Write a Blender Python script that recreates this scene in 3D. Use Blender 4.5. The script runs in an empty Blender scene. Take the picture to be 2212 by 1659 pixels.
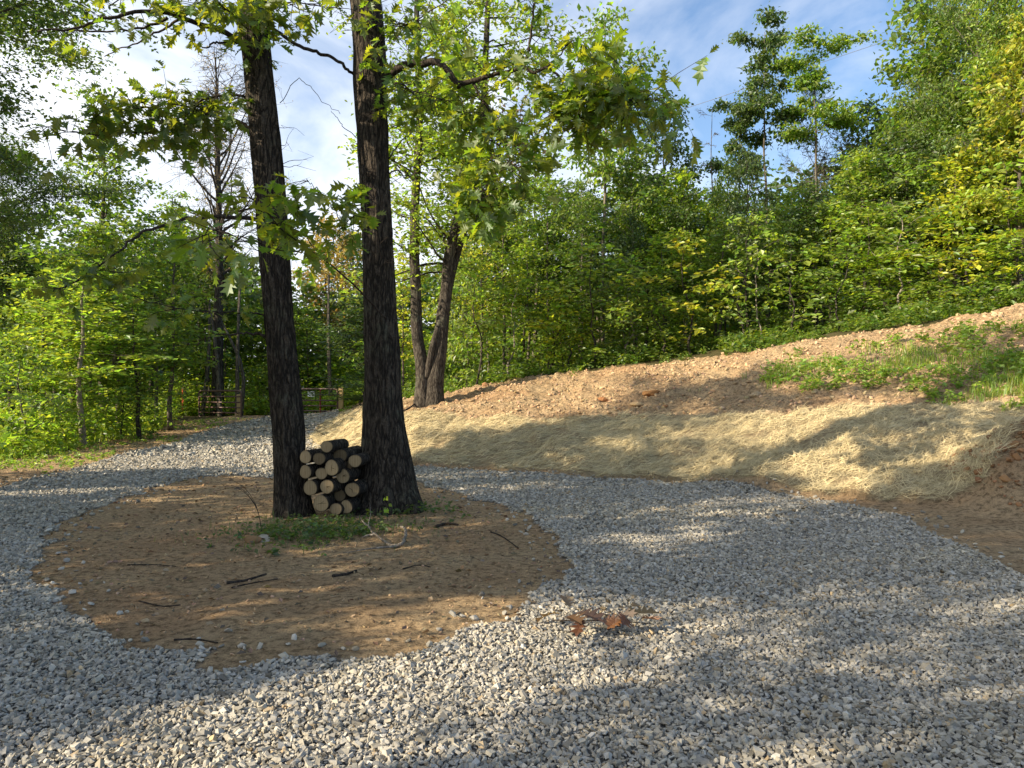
import bpy, math, numpy as np
from mathutils import Vector
R = math.radians
sc = bpy.context.scene
COL = sc.collection
rng = np.random.default_rng(7)

# ------------------------------------------------------------------ camera model
FPX, CX, HZ, CAMZ = 759.0, 512.0, 390.0, 1.6
S = 1024 / 2212.0
def P(fx, fy, Y):
    """photo position (2212 wide view) at depth Y -> world point"""
    u, v = fx * S, fy * S
    return np.array([(u - CX) / FPX * Y, Y, CAMZ - (v - HZ) / FPX * Y])

# ------------------------------------------------------------------ noise
def _h(i, j, s):
    n = (i.astype(np.int64) * 374761393 + j.astype(np.int64) * 668265263 + s * 974634777) & 0xffffffff
    n = ((n ^ (n >> 13)) * 1274126177) & 0xffffffff
    return ((n ^ (n >> 16)) & 0xffffff) / float(0xffffff)
def vnoise(x, y, s=0):
    x = np.asarray(x, float); y = np.asarray(y, float)
    xi = np.floor(x); yi = np.floor(y); fx = x - xi; fy = y - yi
    fx = fx * fx * (3 - 2 * fx); fy = fy * fy * (3 - 2 * fy)
    a = _h(xi, yi, s); b = _h(xi + 1, yi, s); c = _h(xi, yi + 1, s); d = _h(xi + 1, yi + 1, s)
    return (a * (1 - fx) + b * fx) * (1 - fy) + (c * (1 - fx) + d * fx) * fy * 1.0
def fbm(x, y, o=4, s=0):
    t = 0; a = .5; n = 0
    for k in range(o):
        t = t + a * (vnoise(x * 2 ** k + 17.3 * k, y * 2 ** k - 9.1 * k, s + k) - .5); n += a; a *= .5
    return t / n * 2

# ------------------------------------------------------------------ terrain
cols = [
 (-200, [(0,0),(18,0.0),(24,.1),(34,.3),(60,.0),(90,0)]),
 (100,  [(0,0),(18,0.0),(24,.1),(34,.35),(60,.0),(90,0)]),
 (240,  [(0,0),(16,0.0),(25,.13),(34,.42),(45,.2),(60,0),(90,0)]),
 (290,  [(0,0),(16,0.0),(22,.12),(34,.45),(45,.2),(60,0),(90,0)]),
 (301,  [(0,0),(16,0.0),(22.2,.14),(23,.2),(34,.48),(45,.3),(90,0)]),
 (320,  [(0,0),(16,0.0),(21,.12),(24,.33),(28,.45),(34,.5),(45,.3),(90,0)]),
 (340,  [(0,0),(16,0.0),(20.3,.06),(22,.35),(26,.60),(30,.69),(36,.7),(90,.5)]),
 (366,  [(0,0),(17,0.0),(18.6,.03),(20.2,.5),(23,1.05),(26,1.09),(90,1)]),
 (412,  [(0,0),(16.2,0.0),(17.4,.42),(20,.94),(24,1.25),(40,1.3),(90,1.5)]),
 (509,  [(0,0),(15.0,0.0),(16.2,.42),(18.5,.84),(24,1.92),(40,2.2),(90,3)]),
 (602,  [(0,0),(14.1,0.0),(15.2,.42),(17.5,.91),(23.5,2.25),(40,2.8),(90,4)]),
 (694,  [(0,0),(13.3,0.0),(14.2,.45),(16.5,1.03),(22,2.56),(40,3.4),(90,5)]),
 (833,  [(0,0),(11.5,0.0),(12.0,.45),(14.5,1.18),(19.5,3.06),(40,4.3),(90,6)]),
 (972,  [(0,0),(10.5,0.0),(11.0,.5),(13.5,1.35),(19,3.43),(40,5),(90,7)]),
 (1100, [(0,0),(9.9,0.0),(10.4,.5),(13,1.5),(18.5,4.2),(40,6),(90,8)]),
 (1700, [(0,0),(9.0,0.0),(9.8,.5),(12.5,1.5),(18,4.2),(40,6),(90,8)]),
]
GX = np.arange(-70, 70.01, .25); GY = np.arange(-20, 90.01, .25)
def _build():
    Z = np.zeros((len(GY), len(GX)))
    us = np.array([c[0] for c in cols], float)
    prof = np.array([np.interp(GY, [p[0] for p in c[1]], [p[1] for p in c[1]]) for c in cols])
    for j, y in enumerate(GY):
        u = CX + FPX * GX / max(y, 3.0)
        Z[j] = np.interp(u, us, prof[:, j])
    k = np.array([1, 4, 6, 4, 1.]); k /= k.sum()
    for _ in range(2):
        Z = np.apply_along_axis(lambda m: np.convolve(np.pad(m, 2, mode='edge'), k, 'valid'), 0, Z)
        Z = np.apply_along_axis(lambda m: np.convolve(np.pad(m, 2, mode='edge'), k, 'valid'), 1, Z)
    return Z
GZ = _build()
def Hs(x, y):
    x = np.asarray(x, float); y = np.asarray(y, float)
    fx = np.clip((x - GX[0]) / .25, 0, len(GX) - 1.001); fy = np.clip((y - GY[0]) / .25, 0, len(GY) - 1.001)
    i = fx.astype(int); j = fy.astype(int); a = fx - i; b = fy - j
    z = (GZ[j, i] * (1 - a) + GZ[j, i + 1] * a) * (1 - b) + (GZ[j + 1, i] * (1 - a) + GZ[j + 1, i + 1] * a) * b
    return z
def H(x, y):
    x = np.asarray(x, float); y = np.asarray(y, float)
    z = Hs(x, y)
    bank = np.clip(z / .25, 0, 1) * np.clip((x + 6) / 3, 0, 1)
    z = z + bank * (fbm(x * .8, y * .8, 3, 5) * .13 + fbm(x * 2.6, y * 2.6, 3, 9) * .06)
    # earth heap at the right-hand edge of the lawn cut
    d = np.hypot((x - 7.75) / 1.45, (y - 10.1) / 1.0)
    z = z + 1.25 * np.exp(-d ** 2.6 * 1.1) * (1 + .22 * fbm(x * 2.2, y * 2.2, 4, 31))
    # slight mound round the oaks
    z = z + .0 * np.exp(-(((x + 2.3) / 1.3) ** 2 + ((y - 9.6) / 1.0) ** 2))
    z = z + .025 * fbm(x * .5, y * .5, 3, 77)
    return z
_Ys = np.concatenate([np.arange(2.0, 20, .02), np.arange(20, 80, .05)])
def G(fx, fy):
    d = P(fx, fy, 1.0)
    x = d[0] * _Ys; z = CAMZ + (d[2] - CAMZ) * _Ys
    k = np.nonzero(z <= Hs(x, _Ys))[0]
    y = _Ys[k[0]] if len(k) else 80.0
    return np.array([d[0] * y, y])
def poly(pts): return np.array([G(*p) for p in pts])
def inside(x, y, pg):
    c = np.zeros(np.shape(x), bool); n = len(pg)
    for i in range(n):
        x1, y1 = pg[i]; x2, y2 = pg[(i + 1) % n]
        if y1 == y2: continue
        t = (y > min(y1, y2)) & (y <= max(y1, y2)) & (x < (x2 - x1) * (y - y1) / (y2 - y1) + x1)
        c ^= t
    return c
def wob(x, y, a=.16, s=3):
    return x + a * fbm(x * 1.7, y * 1.7, 4, s), y + a * 1.3 * fbm(x * 1.7 + 50, y * 1.7, 4, s + 7)

island = poly([(660,1022),(560,1028),(430,1030),(330,1050),(240,1085),(150,1130),(90,1185),(55,1240),(65,1310),(180,1372),
   (300,1388),(420,1408),(480,1432),(600,1427),(700,1428),(830,1412),(950,1383),(1040,1345),(1110,1320),(1160,1280),
   (1190,1230),(1198,1180),(1170,1130),(1080,1092),(980,1068),(900,1045),(800,1030)])
gr_left = [G(*p) for p in [(0,1055),(60,1037),(150,1020),(250,985),(380,960),(420,940),(520,912),(565,905)]]
gr_right = [G(*p) for p in [(730,905),(700,918),(668,948),(700,975),(740,988),(890,1010),(1100,1022),(1300,1031),(1500,1044),(1700,1066),
   (1830,1088),(1950,1120),(2010,1150),(2100,1190),(2180,1230),(2212,1250)]]
gravel_pg = np.array([(-14, 11.2)] + gr_left + [(-10.9, 35.), (-8.0, 35.)] + gr_right + [(5.2, 5.2), (7.5, 3.2), (12, 2), (12, -14), (-14, -14)])
straw_pg = np.array([G(*p) for p in [(660,950),(700,915),(737,897),(787,884),(870,898),(1004,905),(1137,915),(1170,912),(1304,909),(1354,900),
   (1404,904),(1475,902),(1675,902),(1758,897),(1842,884),(2008,874),(2212,872)]] + [(10.5, 12.8), (9.2, 11.9), (7.2, 10.9), (6.6, 10.2)]
   + [G(*p) for p in [(2110,1100),(2000,1092),(1900,1082),(1700,1058),(1500,1039),(1300,1028),(1100,1018),(890,1005),(740,984),(680,968)]])
# meadow patch on the bank, verge and forest floor
grass_pg = np.array([G(*p) for p in [(1610,822),(1700,785),(1800,765),(1950,745),(2100,722),(2212,702)]] + [(11.5, 17.3), (11.5, 13.6)]
   + [G(*p) for p in [(2212,872),(2100,865),(2000,858),(1850,848),(1700,838)]])
verge_pg = np.array([(-20, 16.5)] + [G(*p) for p in [(0,995),(100,988),(190,962),(370,920),(430,910)]] + [(-14.5, 60), (-70, 60), (-70, 16.5)])
CRX = np.array([-3.4, -1.0, .0, 2.8, 5.2, 8.2, 11.0, 14.3, 30]); CRY = np.array([24.6, 24.3, 24., 23.5, 22., 19.8, 19.2, 18.7, 18.])
def gravel_m(x, y):
    a, b = wob(x, y, .13, 3); c, d = wob(x, y, .24, 13); c = c + .10 * fbm(x * 7, y * 7, 3, 14)
    return inside(a, b, gravel_pg) & ~inside(c, d, island)
def straw_m(x, y):
    a, b = wob(x, y, .25, 23); return inside(a, b, straw_pg)
def grass_m(x, y):
    a, b = wob(x, y, .7, 33); return inside(a, b, grass_pg)
def forest_m(x, y):
    a, b = wob(x, y, .5, 43)
    return inside(a, b, verge_pg) | ((b > np.interp(a, CRX, CRY) + .2) & (a > -4.2)) | ((b > 37) & (a < 0)) | (b > 40)

# ------------------------------------------------------------------ mesh helpers
def mkmesh(name, V, faces, mat=None, col=None, smooth=False):
    """faces: list of int arrays (n,k)"""
    me = bpy.data.meshes.new(name)
    V = np.ascontiguousarray(V, dtype=np.float32)
    me.vertices.add(len(V)); me.vertices.foreach_set('co', V.ravel())
    faces = [np.asarray(f, np.int32) for f in faces if len(f)]
    nl = sum(f.size for f in faces); npoly = sum(len(f) for f in faces)
    me.loops.add(nl); me.polygons.add(npoly)
    me.loops.foreach_set('vertex_index', np.concatenate([f.ravel() for f in faces]))
    tot = np.concatenate([np.full(len(f), f.shape[1], np.int32) for f in faces])
    st = np.concatenate([[0], np.cumsum(tot)[:-1]]).astype(np.int32)
    me.polygons.foreach_set('loop_start', st)
    me.update(calc_edges=True); me.validate()
    if smooth: me.polygons.foreach_set('use_smooth', np.ones(len(me.polygons), bool))
    else: me.polygons.foreach_set('use_smooth', np.zeros(len(me.polygons), bool))
    if col is not None:
        a = me.color_attributes.new('col', 'FLOAT_COLOR', 'POINT')
        c = np.ones((len(V), 4), np.float32); col = np.asarray(col)
        if col.ndim == 1: c[:, :3] = col[:, None]
        else: c[:, :col.shape[1]] = col
        a.data.foreach_set('color', c.ravel())
    if mat: me.materials.append(mat)
    return me
def link(name, me, parent=None, loc=None):
    o = bpy.data.objects.new(name, me); COL.objects.link(o)
    if parent is not None: o.parent = parent
    if loc is not None: o.location = loc
    return o
def tag(o, label=None, cat=None, group=None, kind=None):
    if label: o['label'] = label
    if cat: o['category'] = cat
    if group: o['group'] = group
    if kind: o['kind'] = kind
    return o
def thing(name, label, cat, loc=(0, 0, 0), rz=0, group=None):
    o = bpy.data.objects.new(name, None); COL.objects.link(o)
    o.location = loc; o.rotation_euler = (0, 0, rz); o.empty_display_size = .2
    return tag(o, label, cat, group)
class MB:
    def __init__(s): s.V = []; s.F = {}; s.C = []; s.n = 0
    def add(s, V, F, c=1.0):
        V = np.asarray(V, float); F = np.asarray(F, int)
        s.V.append(V); s.F.setdefault(F.shape[1], []).append(F + s.n)
        cc = np.ones((len(V), 3)) * (np.asarray(c) if np.ndim(c) != 1 or len(np.atleast_1d(c)) == 3 else np.asarray(c)[:, None])
        s.C.append(cc); s.n += len(V)
    def build(s, name, mat, parent=None, loc=None, smooth=False):
        return link(name, s.mesh(name, mat, smooth), parent, loc)
    def mesh(s, name, mat, smooth=False):
        return mkmesh(name, np.concatenate(s.V), [np.concatenate(f) for f in s.F.values()], mat, np.concatenate(s.C), smooth)
def norm(v): return v / (np.linalg.norm(v, axis=-1, keepdims=True) + 1e-9)
def resample(pts, n):
    """Catmull-Rom through pts"""
    pts = np.asarray(pts, float)
    if len(pts) < 3:
        t = np.linspace(0, 1, n)[:, None]; return pts[0] * (1 - t) + pts[-1] * t
    q = np.vstack([2 * pts[0] - pts[1], pts, 2 * pts[-1] - pts[-2]])
    m = len(pts) - 1; out = []
    for t in np.linspace(0, m - 1e-6, n):
        i = int(t); f = t - i; a, b, c, d = q[i:i + 4]
        out.append(.5 * ((2 * b) + (c - a) * f + (2 * a - 5 * b + 4 * c - d) * f * f + (3 * b - a - 3 * c + d) * f ** 3))
    return np.array(out)
def tube(path, rad, k=6, cap=True, rfun=None):
    path = np.asarray(path, float); n = len(path); rad = np.broadcast_to(rad, (n,))
    T = norm(np.gradient(path, axis=0))
    ref = np.array([0, 1., 0]) if abs(T[0][1]) < .9 else np.array([1., 0, 0])
    U = ref - T * (T @ ref)[:, None]; U = norm(U); W = np.cross(T, U)
    a = np.linspace(0, 2 * math.pi, k, endpoint=False)
    rr = rad[:, None] * np.ones((1, k))
    if rfun is not None: rr = rfun(path, a, rr)
    V = path[:, None] + rr[..., None] * (np.cos(a)[None, :, None] * U[:, None] + np.sin(a)[None, :, None] * W[:, None])
    V = V.reshape(-1, 3)
    i = np.arange(n - 1)[:, None] * k; j = np.arange(k)[None]; j2 = (j + 1) % k
    F = np.stack([i + j, i + j2, i + k + j2, i + k + j], -1).reshape(-1, 4)
    if cap:
        V = np.vstack([V, path[:1], path[-1:]]); e = n * k
        j = np.arange(k); j2 = (j + 1) % k
        F = np.vstack([F, np.stack([j2, j, np.full(k, e), np.full(k, e)], -1), np.stack([(n-1)*k + j, (n-1)*k + j2, np.full(k, e+1), np.full(k, e+1)], -1)])
        # degenerate quads -> keep as triangles
        return V, F[:-(2 * k)], np.vstack([np.stack([j2, j, np.full(k, e)], -1), np.stack([(n-1)*k + j, (n-1)*k + j2, np.full(k, e+1)], -1)])
    return V, F, np.zeros((0, 3), int)
def add_tube(mb, path, rad, k=6, c=1.0, cap=True, rfun=None):
    V, F, T = tube(path, rad, k, cap, rfun)
    n0 = mb.n; mb.add(V, F, c)
    if len(T): mb.F.setdefault(3, []).append(T + n0)
def add_box(mb, c, s, ax=None, col=1.0):
    c = np.asarray(c, float); s = np.asarray(s, float) / 2
    q = np.array([[x, y, z] for x in (-1, 1) for y in (-1, 1) for z in (-1, 1)]) * s
    if ax is not None: q = q @ np.asarray(ax)
    mb.add(q + c, [[0,1,3,2],[4,6,7,5],[0,4,5,1],[2,3,7,6],[0,2,6,4],[1,5,7,3]], col)

# ------------------------------------------------------------------ materials
def mat_new(name):
    m = bpy.data.materials.new(name); m.use_nodes = True; nt = m.node_tree; nt.nodes.clear()
    return m, nt, (lambda t, **k: _n(nt, t, k))
def _n(nt, t, k):
    n = nt.nodes.new(t)
    for a, b in k.items():
        if a.startswith('i_'):
            key = a[2:]; key = int(key) if key.isdigit() else key.replace('_', ' ')
            n.inputs[key].default_value = b
        else: setattr(n, a, b)
    return n
def ramp(nt, src, stops):
    r = nt.nodes.new('ShaderNodeValToRGB'); e = r.color_ramp.elements
    while len(e) > 1: e.remove(e[-1])
    e[0].position = stops[0][0]; e[0].color = (*stops[0][1], 1)
    for p, c in stops[1:]:
        q = e.new(p); q.color = (*c, 1)
    nt.links.new(src, r.inputs[0]); return r.outputs[0]
def mixc(nt, fac, a, b, mode='MIX'):
    m = nt.nodes.new('ShaderNodeMix'); m.data_type = 'RGBA'; m.blend_type = mode
    for v, k in ((fac, 0), (a, 6), (b, 7)):
        if isinstance(v, bpy.types.NodeSocket): nt.links.new(v, m.inputs[k])
        else: m.inputs[k].default_value = v if k == 0 else (*v, 1)
    return m.outputs[2]
def math_n(nt, op, a, b=None):
    m = nt.nodes.new('ShaderNodeMath'); m.operation = op
    for v, k in ((a, 0), (b, 1)):
        if v is None: continue
        if isinstance(v, bpy.types.NodeSocket): nt.links.new(v, m.inputs[k])
        else: m.inputs[k].default_value = v
    return m.outputs[0]
def leaf_mat(name, refl, trans, rough=.5, tw=.5, spec=.04, hue=.35):
    m, nt, n = mat_new(name); L = nt.links.new
    at = n('ShaderNodeVertexColor', layer_name='col')
    oi = n('ShaderNodeObjectInfo')
    v = math_n(nt, 'ADD', math_n(nt, 'MULTIPLY', oi.outputs['Random'], hue), 1 - hue / 2)
    comb = n('ShaderNodeCombineColor'); L(v, comb.inputs[0]); L(v, comb.inputs[1]); comb.inputs[2].default_value = 1
    c1 = mixc(nt, 1.0, mixc(nt, 1.0, refl, at.outputs['Color'], 'MULTIPLY'), comb.outputs[0], 'MULTIPLY')
    c2 = mixc(nt, 1.0, mixc(nt, 1.0, trans, at.outputs['Color'], 'MULTIPLY'), comb.outputs[0], 'MULTIPLY')
    d = n('ShaderNodeBsdfDiffuse'); t = n('ShaderNodeBsdfTranslucent'); g = n('ShaderNodeBsdfGlossy', i_Roughness=rough)
    L(c1, d.inputs[0]); L(c2, t.inputs[0]); g.inputs[0].default_value = (.9, .95, 1, 1)
    a = n('ShaderNodeMixShader'); a.inputs[0].default_value = tw; L(d.outputs[0], a.inputs[1]); L(t.outputs[0], a.inputs[2])
    b = n('ShaderNodeMixShader'); b.inputs[0].default_value = spec; L(a.outputs[0], b.inputs[1]); L(g.outputs[0], b.inputs[2])
    o = n('ShaderNodeOutputMaterial'); L(b.outputs[0], o.inputs[0]); return m
LM = {
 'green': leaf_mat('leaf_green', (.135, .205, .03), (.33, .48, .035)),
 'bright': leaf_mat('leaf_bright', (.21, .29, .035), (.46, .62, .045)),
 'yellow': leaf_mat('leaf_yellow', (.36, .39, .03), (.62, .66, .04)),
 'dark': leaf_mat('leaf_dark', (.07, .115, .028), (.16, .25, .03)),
 'rust': leaf_mat('leaf_rust', (.42, .32, .08), (.50, .36, .06)),
 'oak': leaf_mat('leaf_oak', (.075, .135, .024), (.36, .50, .025), rough=.5, spec=.045),
 'brown': leaf_mat('leaf_brown', (.13, .075, .036), (.12, .05, .015), tw=.25, spec=.05),
 'grass': leaf_mat('leaf_grass', (.21, .31, .045), (.36, .50, .05)),
}
def rough_mat(name, fn, rough=.9, bump=None, spec=.15):
    m, nt, n = mat_new(name); L = nt.links.new
    b = n('ShaderNodeBsdfPrincipled'); b.inputs['Roughness'].default_value = rough; b.inputs['Specular IOR Level'].default_value = spec
    o = n('ShaderNodeOutputMaterial'); L(b.outputs[0], o.inputs[0])
    c, h, dist = fn(nt, n, L)
    L(c, b.inputs['Base Color'])
    if h is not None:
        bp = n('ShaderNodeBump'); bp.inputs['Strength'].default_value = 1.0; bp.inputs['Distance'].default_value = dist
        L(h, bp.inputs['Height']); L(bp.outputs[0], b.inputs['Normal'])
    return m
def bark_fn(c_dark, c_mid, c_light, sc_=9.0, dist=.02, lichen=True, zs=.17):
    def f(nt, n, L):
        tc = n('ShaderNodeTexCoord'); mp = n('ShaderNodeMapping'); mp.inputs['Scale'].default_value = (1, 1, zs)
        L(tc.outputs['Object'], mp.inputs[0])
        w = n('ShaderNodeTexNoise', i_Scale=5.0, i_Detail=2.0); L(tc.outputs['Object'], w.inputs[0])
        ad = n('ShaderNodeVectorMath', operation='MULTIPLY_ADD'); L(w.outputs['Color'], ad.inputs[0]); ad.inputs[1].default_value = (.05, .05, .02); L(mp.outputs[0], ad.inputs[2])
        def ridge(s_, d_):
            a = n('ShaderNodeTexNoise', i_Scale=s_, i_Detail=d_, i_Roughness=.55); L(ad.outputs[0], a.inputs[0])
            return math_n(nt, 'MULTIPLY', math_n(nt, 'ABSOLUTE', math_n(nt, 'SUBTRACT', a.outputs['Fac'], .5)), 7.0)
        r1 = math_n(nt, 'MINIMUM', ridge(sc_, 2.0), 1.0); r2 = math_n(nt, 'MINIMUM', ridge(sc_ * 2.3, 3.0), 1.0)
        n2 = n('ShaderNodeTexNoise', i_Scale=60.0, i_Detail=6.0, i_Roughness=.7); L(mp.outputs[0], n2.inputs[0])
        n4 = n('ShaderNodeTexNoise', i_Scale=40.0, i_Detail=6.0, i_Roughness=.7); L(tc.outputs['Object'], n4.inputs[0])
        n3 = n('ShaderNodeTexNoise', i_Scale=2.2, i_Detail=6.0, i_Roughness=.65); L(tc.outputs['Object'], n3.inputs[0])
        e = math_n(nt, 'MULTIPLY', r1, math_n(nt, 'ADD', math_n(nt, 'MULTIPLY', r2, .6), .4))
        h = math_n(nt, 'ADD', e, math_n(nt, 'MULTIPLY', n4.outputs['Fac'], .35))
        c = mixc(nt, math_n(nt, 'MINIMUM', math_n(nt, 'MULTIPLY', e, 1.6), 1.0), c_dark, mixc(nt, ramp(nt, math_n(nt, 'ADD', math_n(nt, 'MULTIPLY', n2.outputs['Fac'], .5), math_n(nt, 'MULTIPLY', n4.outputs['Fac'], .5)), [(.38, (0,)*3), (.62, (1,)*3)]), c_mid, c_light))
        if lichen:
            k = ramp(nt, n3.outputs['Fac'], [(.54, (0, 0, 0)), (.64, (1, 1, 1))])
            c = mixc(nt, math_n(nt, 'MULTIPLY', math_n(nt, 'MULTIPLY', k, e), .6), c, (.15, .17, .115))
        return c, h, dist
    return f
M_BARK = rough_mat('oak_bark', bark_fn((.011, .009, .0075), (.042, .033, .026), (.16, .13, .10), 15, .05))
M_BARKF = rough_mat('dark_grey_bark', bark_fn((.02, .016, .013), (.07, .057, .046), (.15, .13, .105), 16, .02))
M_BARK2 = rough_mat('grey_bark', bark_fn((.05, .042, .033), (.12, .10, .08), (.24, .21, .17), 14, .012))
M_BARKT = rough_mat('twig_bark', bark_fn((.02, .016, .013), (.045, .035, .028), (.09, .07, .055), 20, .004, False))
M_BARKP = rough_mat('pale_bark', bark_fn((.12, .10, .08), (.24, .20, .16), (.36, .32, .27), 16, .008))

def cut_fn(nt, n, L):
    tc = n('ShaderNodeTexCoord'); w = n('ShaderNodeTexWave', wave_type='RINGS', rings_direction='Z', i_Scale=14.0, i_Distortion=2.2, i_Detail=2.0)
    L(tc.outputs['Object'], w.inputs[0])
    nz = n('ShaderNodeTexNoise', i_Scale=30.0, i_Detail=5.0); L(tc.outputs['Object'], nz.inputs[0])
    c = mixc(nt, w.outputs['Fac'], (.47, .37, .225), (.38, .28, .16))
    at = n('ShaderNodeVertexColor', layer_name='col')
    c = mixc(nt, math_n(nt, 'MULTIPLY', nz.outputs['Fac'], .5), c, (.30, .20, .10))
    return mixc(nt, 1.0, c, at.outputs['Color'], 'MULTIPLY'), nz.outputs['Fac'], .004
M_CUT = rough_mat('cut_wood', cut_fn, .85)
def vc_fn(nt, n, L):
    at = n('ShaderNodeVertexColor', layer_name='col'); tc = n('ShaderNodeTexCoord')
    nz = n('ShaderNodeTexNoise', i_Scale=60.0, i_Detail=5.0); L(tc.outputs['Object'], nz.inputs[0])
    c = mixc(nt, math_n(nt, 'MULTIPLY', nz.outputs['Fac'], .5), at.outputs['Color'], mixc(nt, 1.0, at.outputs['Color'], (.55, .55, .55), 'MULTIPLY'))
    return c, nz.outputs['Fac'], .003
M_VC = rough_mat('mottled_surface', vc_fn, .9)
def straw_fn(nt, n, L):
    at = n('ShaderNodeVertexColor', layer_name='col'); return at.outputs['Color'], None, 0
M_STRAW = rough_mat('straw', straw_fn, .7, spec=.25)

def ground_fn(nt, n, L):
    tc = n('ShaderNodeTexCoord'); O = tc.outputs['Object']
    zone = n('ShaderNodeVertexColor', layer_name='col'); sp = n('ShaderNodeSeparateColor'); L(zone.outputs['Color'], sp.inputs[0])
    nA = n('ShaderNodeTexNoise', i_Scale=1.3, i_Detail=8.0, i_Roughness=.65); L(O, nA.inputs[0])
    nB = n('ShaderNodeTexNoise', i_Scale=14.0, i_Detail=8.0, i_Roughness=.75); L(O, nB.inputs[0])
    nC = n('ShaderNodeTexNoise', i_Scale=70.0, i_Detail=5.0, i_Roughness=.7); L(O, nC.inputs[0])
    dirt = mixc(nt, ramp(nt, nA.outputs['Fac'], [(.35, (0,)*3), (.65, (1,)*3)]), (.50, .335, .185), (.58, .42, .245))
    # red subsoil patches
    geo = n('ShaderNodeTexNoise', i_Scale=.45, i_Detail=4.0); L(O, geo.inputs[0])
    dirt = mixc(nt, ramp(nt, geo.outputs['Fac'], [(.48, (0,)*3), (.68, (.6,)*3)]), dirt, (.47, .28, .15))
    spk = ramp(nt, nB.outputs['Fac'], [(.40, (.42,)*3), (.52, (.95,)*3), (.7, (1.15,)*3)])
    dirt = mixc(nt, 1.0, dirt, spk, 'MULTIPLY')
    spk2 = ramp(nt, nC.outputs['Fac'], [(.35, (.65,)*3), (.55, (1,)*3)])
    dirt = mixc(nt, 1.0, dirt, spk2, 'MULTIPLY')
    gv = mixc(nt, nC.outputs['Fac'], (.06, .06, .058), (.20, .195, .185))
    st = mixc(nt, nB.outputs['Fac'], (.25, .175, .10), (.42, .34, .20))
    ff = mixc(nt, nB.outputs['Fac'], (.05, .045, .02), (.13, .11, .05))
    c = mixc(nt, sp.outputs[0], dirt, gv); c = mixc(nt, sp.outputs[1], c, st); c = mixc(nt, sp.outputs[2], c, ff)
    h = math_n(nt, 'ADD', nB.outputs['Fac'], math_n(nt, 'MULTIPLY', nC.outputs['Fac'], .35))
    return c, h, .07
M_GROUND = rough_mat('earth', ground_fn, .95, spec=.1)

# ------------------------------------------------------------------ ground sheet
def axis(lo, hi, d, far, g=1.12):
    a = list(np.arange(lo, hi, d)); s = d
    while a[-1] < far: s *= g; a.append(a[-1] + s)
    s = d; b = [a[0]]
    while b[-1] > -far: s *= g; b.append(b[-1] - s)
    return np.array(b[::-1][:-1] + a)
xs = axis(-13, 15, .07, 260)
ys = np.concatenate([np.arange(2.2, 26, .065)]); ys = np.concatenate([ys, 26 + np.cumsum(.08 * 1.03 ** np.arange(160))]); ys = ys[ys < 300]
lo = 2.2 - np.cumsum(.08 * 1.15 ** np.arange(30)); ys = np.concatenate([lo[::-1], ys])
XX, YY = np.meshgrid(xs, ys)
ZZ = H(XX, YY)
gm = gravel_m(XX, YY); sm = straw_m(XX, YY) & ~gm; fm = forest_m(XX, YY) & ~gm
dm = ~gm & ~sm & ~fm
bankness = np.clip(Hs(XX, YY) / .3, 0, 1) * (XX > -5)
clod = np.abs(fbm(XX * 3.5, YY * 3.5, 4, 61)); clod2 = fbm(XX * 9, YY * 9, 3, 71)
ZZ = ZZ + dm * (bankness * (clod * .14 + clod2 * .035 - .03) + (1 - bankness) * (clod2 * .012 + fbm(XX * 2, YY * 2, 3, 81) * .02))
hp = np.exp(-(np.hypot((XX - 7.75) / 1.6, (YY - 10.1) / 1.2)) ** 4)
ZZ = ZZ + hp * (np.abs(fbm(XX * 2.5, YY * 2.5, 4, 91)) * .3 - .08)
ZZ = ZZ + sm * (np.abs(fbm(XX * 1.6, YY * 1.1, 3, 63)) * .2 + fbm(XX * 6, YY * 6, 3, 64) * .05)
ny, nx = XX.shape
I = np.arange(ny * nx).reshape(ny, nx)
Fq = np.stack([I[:-1, :-1], I[:-1, 1:], I[1:, 1:], I[1:, :-1]], -1).reshape(-1, 4)
zc = np.stack([gm, sm, fm], -1).reshape(-1, 3).astype(float)
ground = link('ground', mkmesh('ground', np.stack([XX, YY, ZZ], -1).reshape(-1, 3), [Fq], M_GROUND, zc, True))
tag(ground, kind='structure')
from functools import lru_cache
def HG(x, y):
    """height of the finished sheet"""
    x = np.asarray(x, float); y = np.asarray(y, float)
    i = np.clip(np.searchsorted(xs, x) - 1, 0, nx - 2); j = np.clip(np.searchsorted(ys, y) - 1, 0, ny - 2)
    a = np.clip((x - xs[i]) / (xs[i+1] - xs[i]), 0, 1); b = np.clip((y - ys[j]) / (ys[j+1] - ys[j]), 0, 1)
    return (ZZ[j, i] * (1-a) + ZZ[j, i+1] * a) * (1-b) + (ZZ[j+1, i] * (1-a) + ZZ[j+1, i+1] * a) * b

# ------------------------------------------------------------------ loose stones and clods
phi = (1 + 5 ** .5) / 2
ICO = norm(np.array([[-1,phi,0],[1,phi,0],[-1,-phi,0],[1,-phi,0],[0,-1,phi],[0,1,phi],[0,-1,-phi],[0,1,-phi],[phi,0,-1],[phi,0,1],[-phi,0,-1],[-phi,0,1]]))
ICOF = np.array([[0,11,5],[0,5,1],[0,1,7],[0,7,10],[0,10,11],[1,5,9],[5,11,4],[11,10,2],[10,7,6],[7,1,8],[3,9,4],[3,4,2],[3,2,6],[3,6,8],[3,8,9],[4,9,5],[2,4,11],[6,2,10],[8,6,7],[9,8,1]])
CUB = np.array([[x, y, z] for x in (-1, 1) for y in (-1, 1) for z in (-1, 1)]) * .72
CUBF = np.array([[0,1,3,2],[4,6,7,5],[0,4,5,1],[2,3,7,6],[0,2,6,4],[1,5,7,3]])
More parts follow.
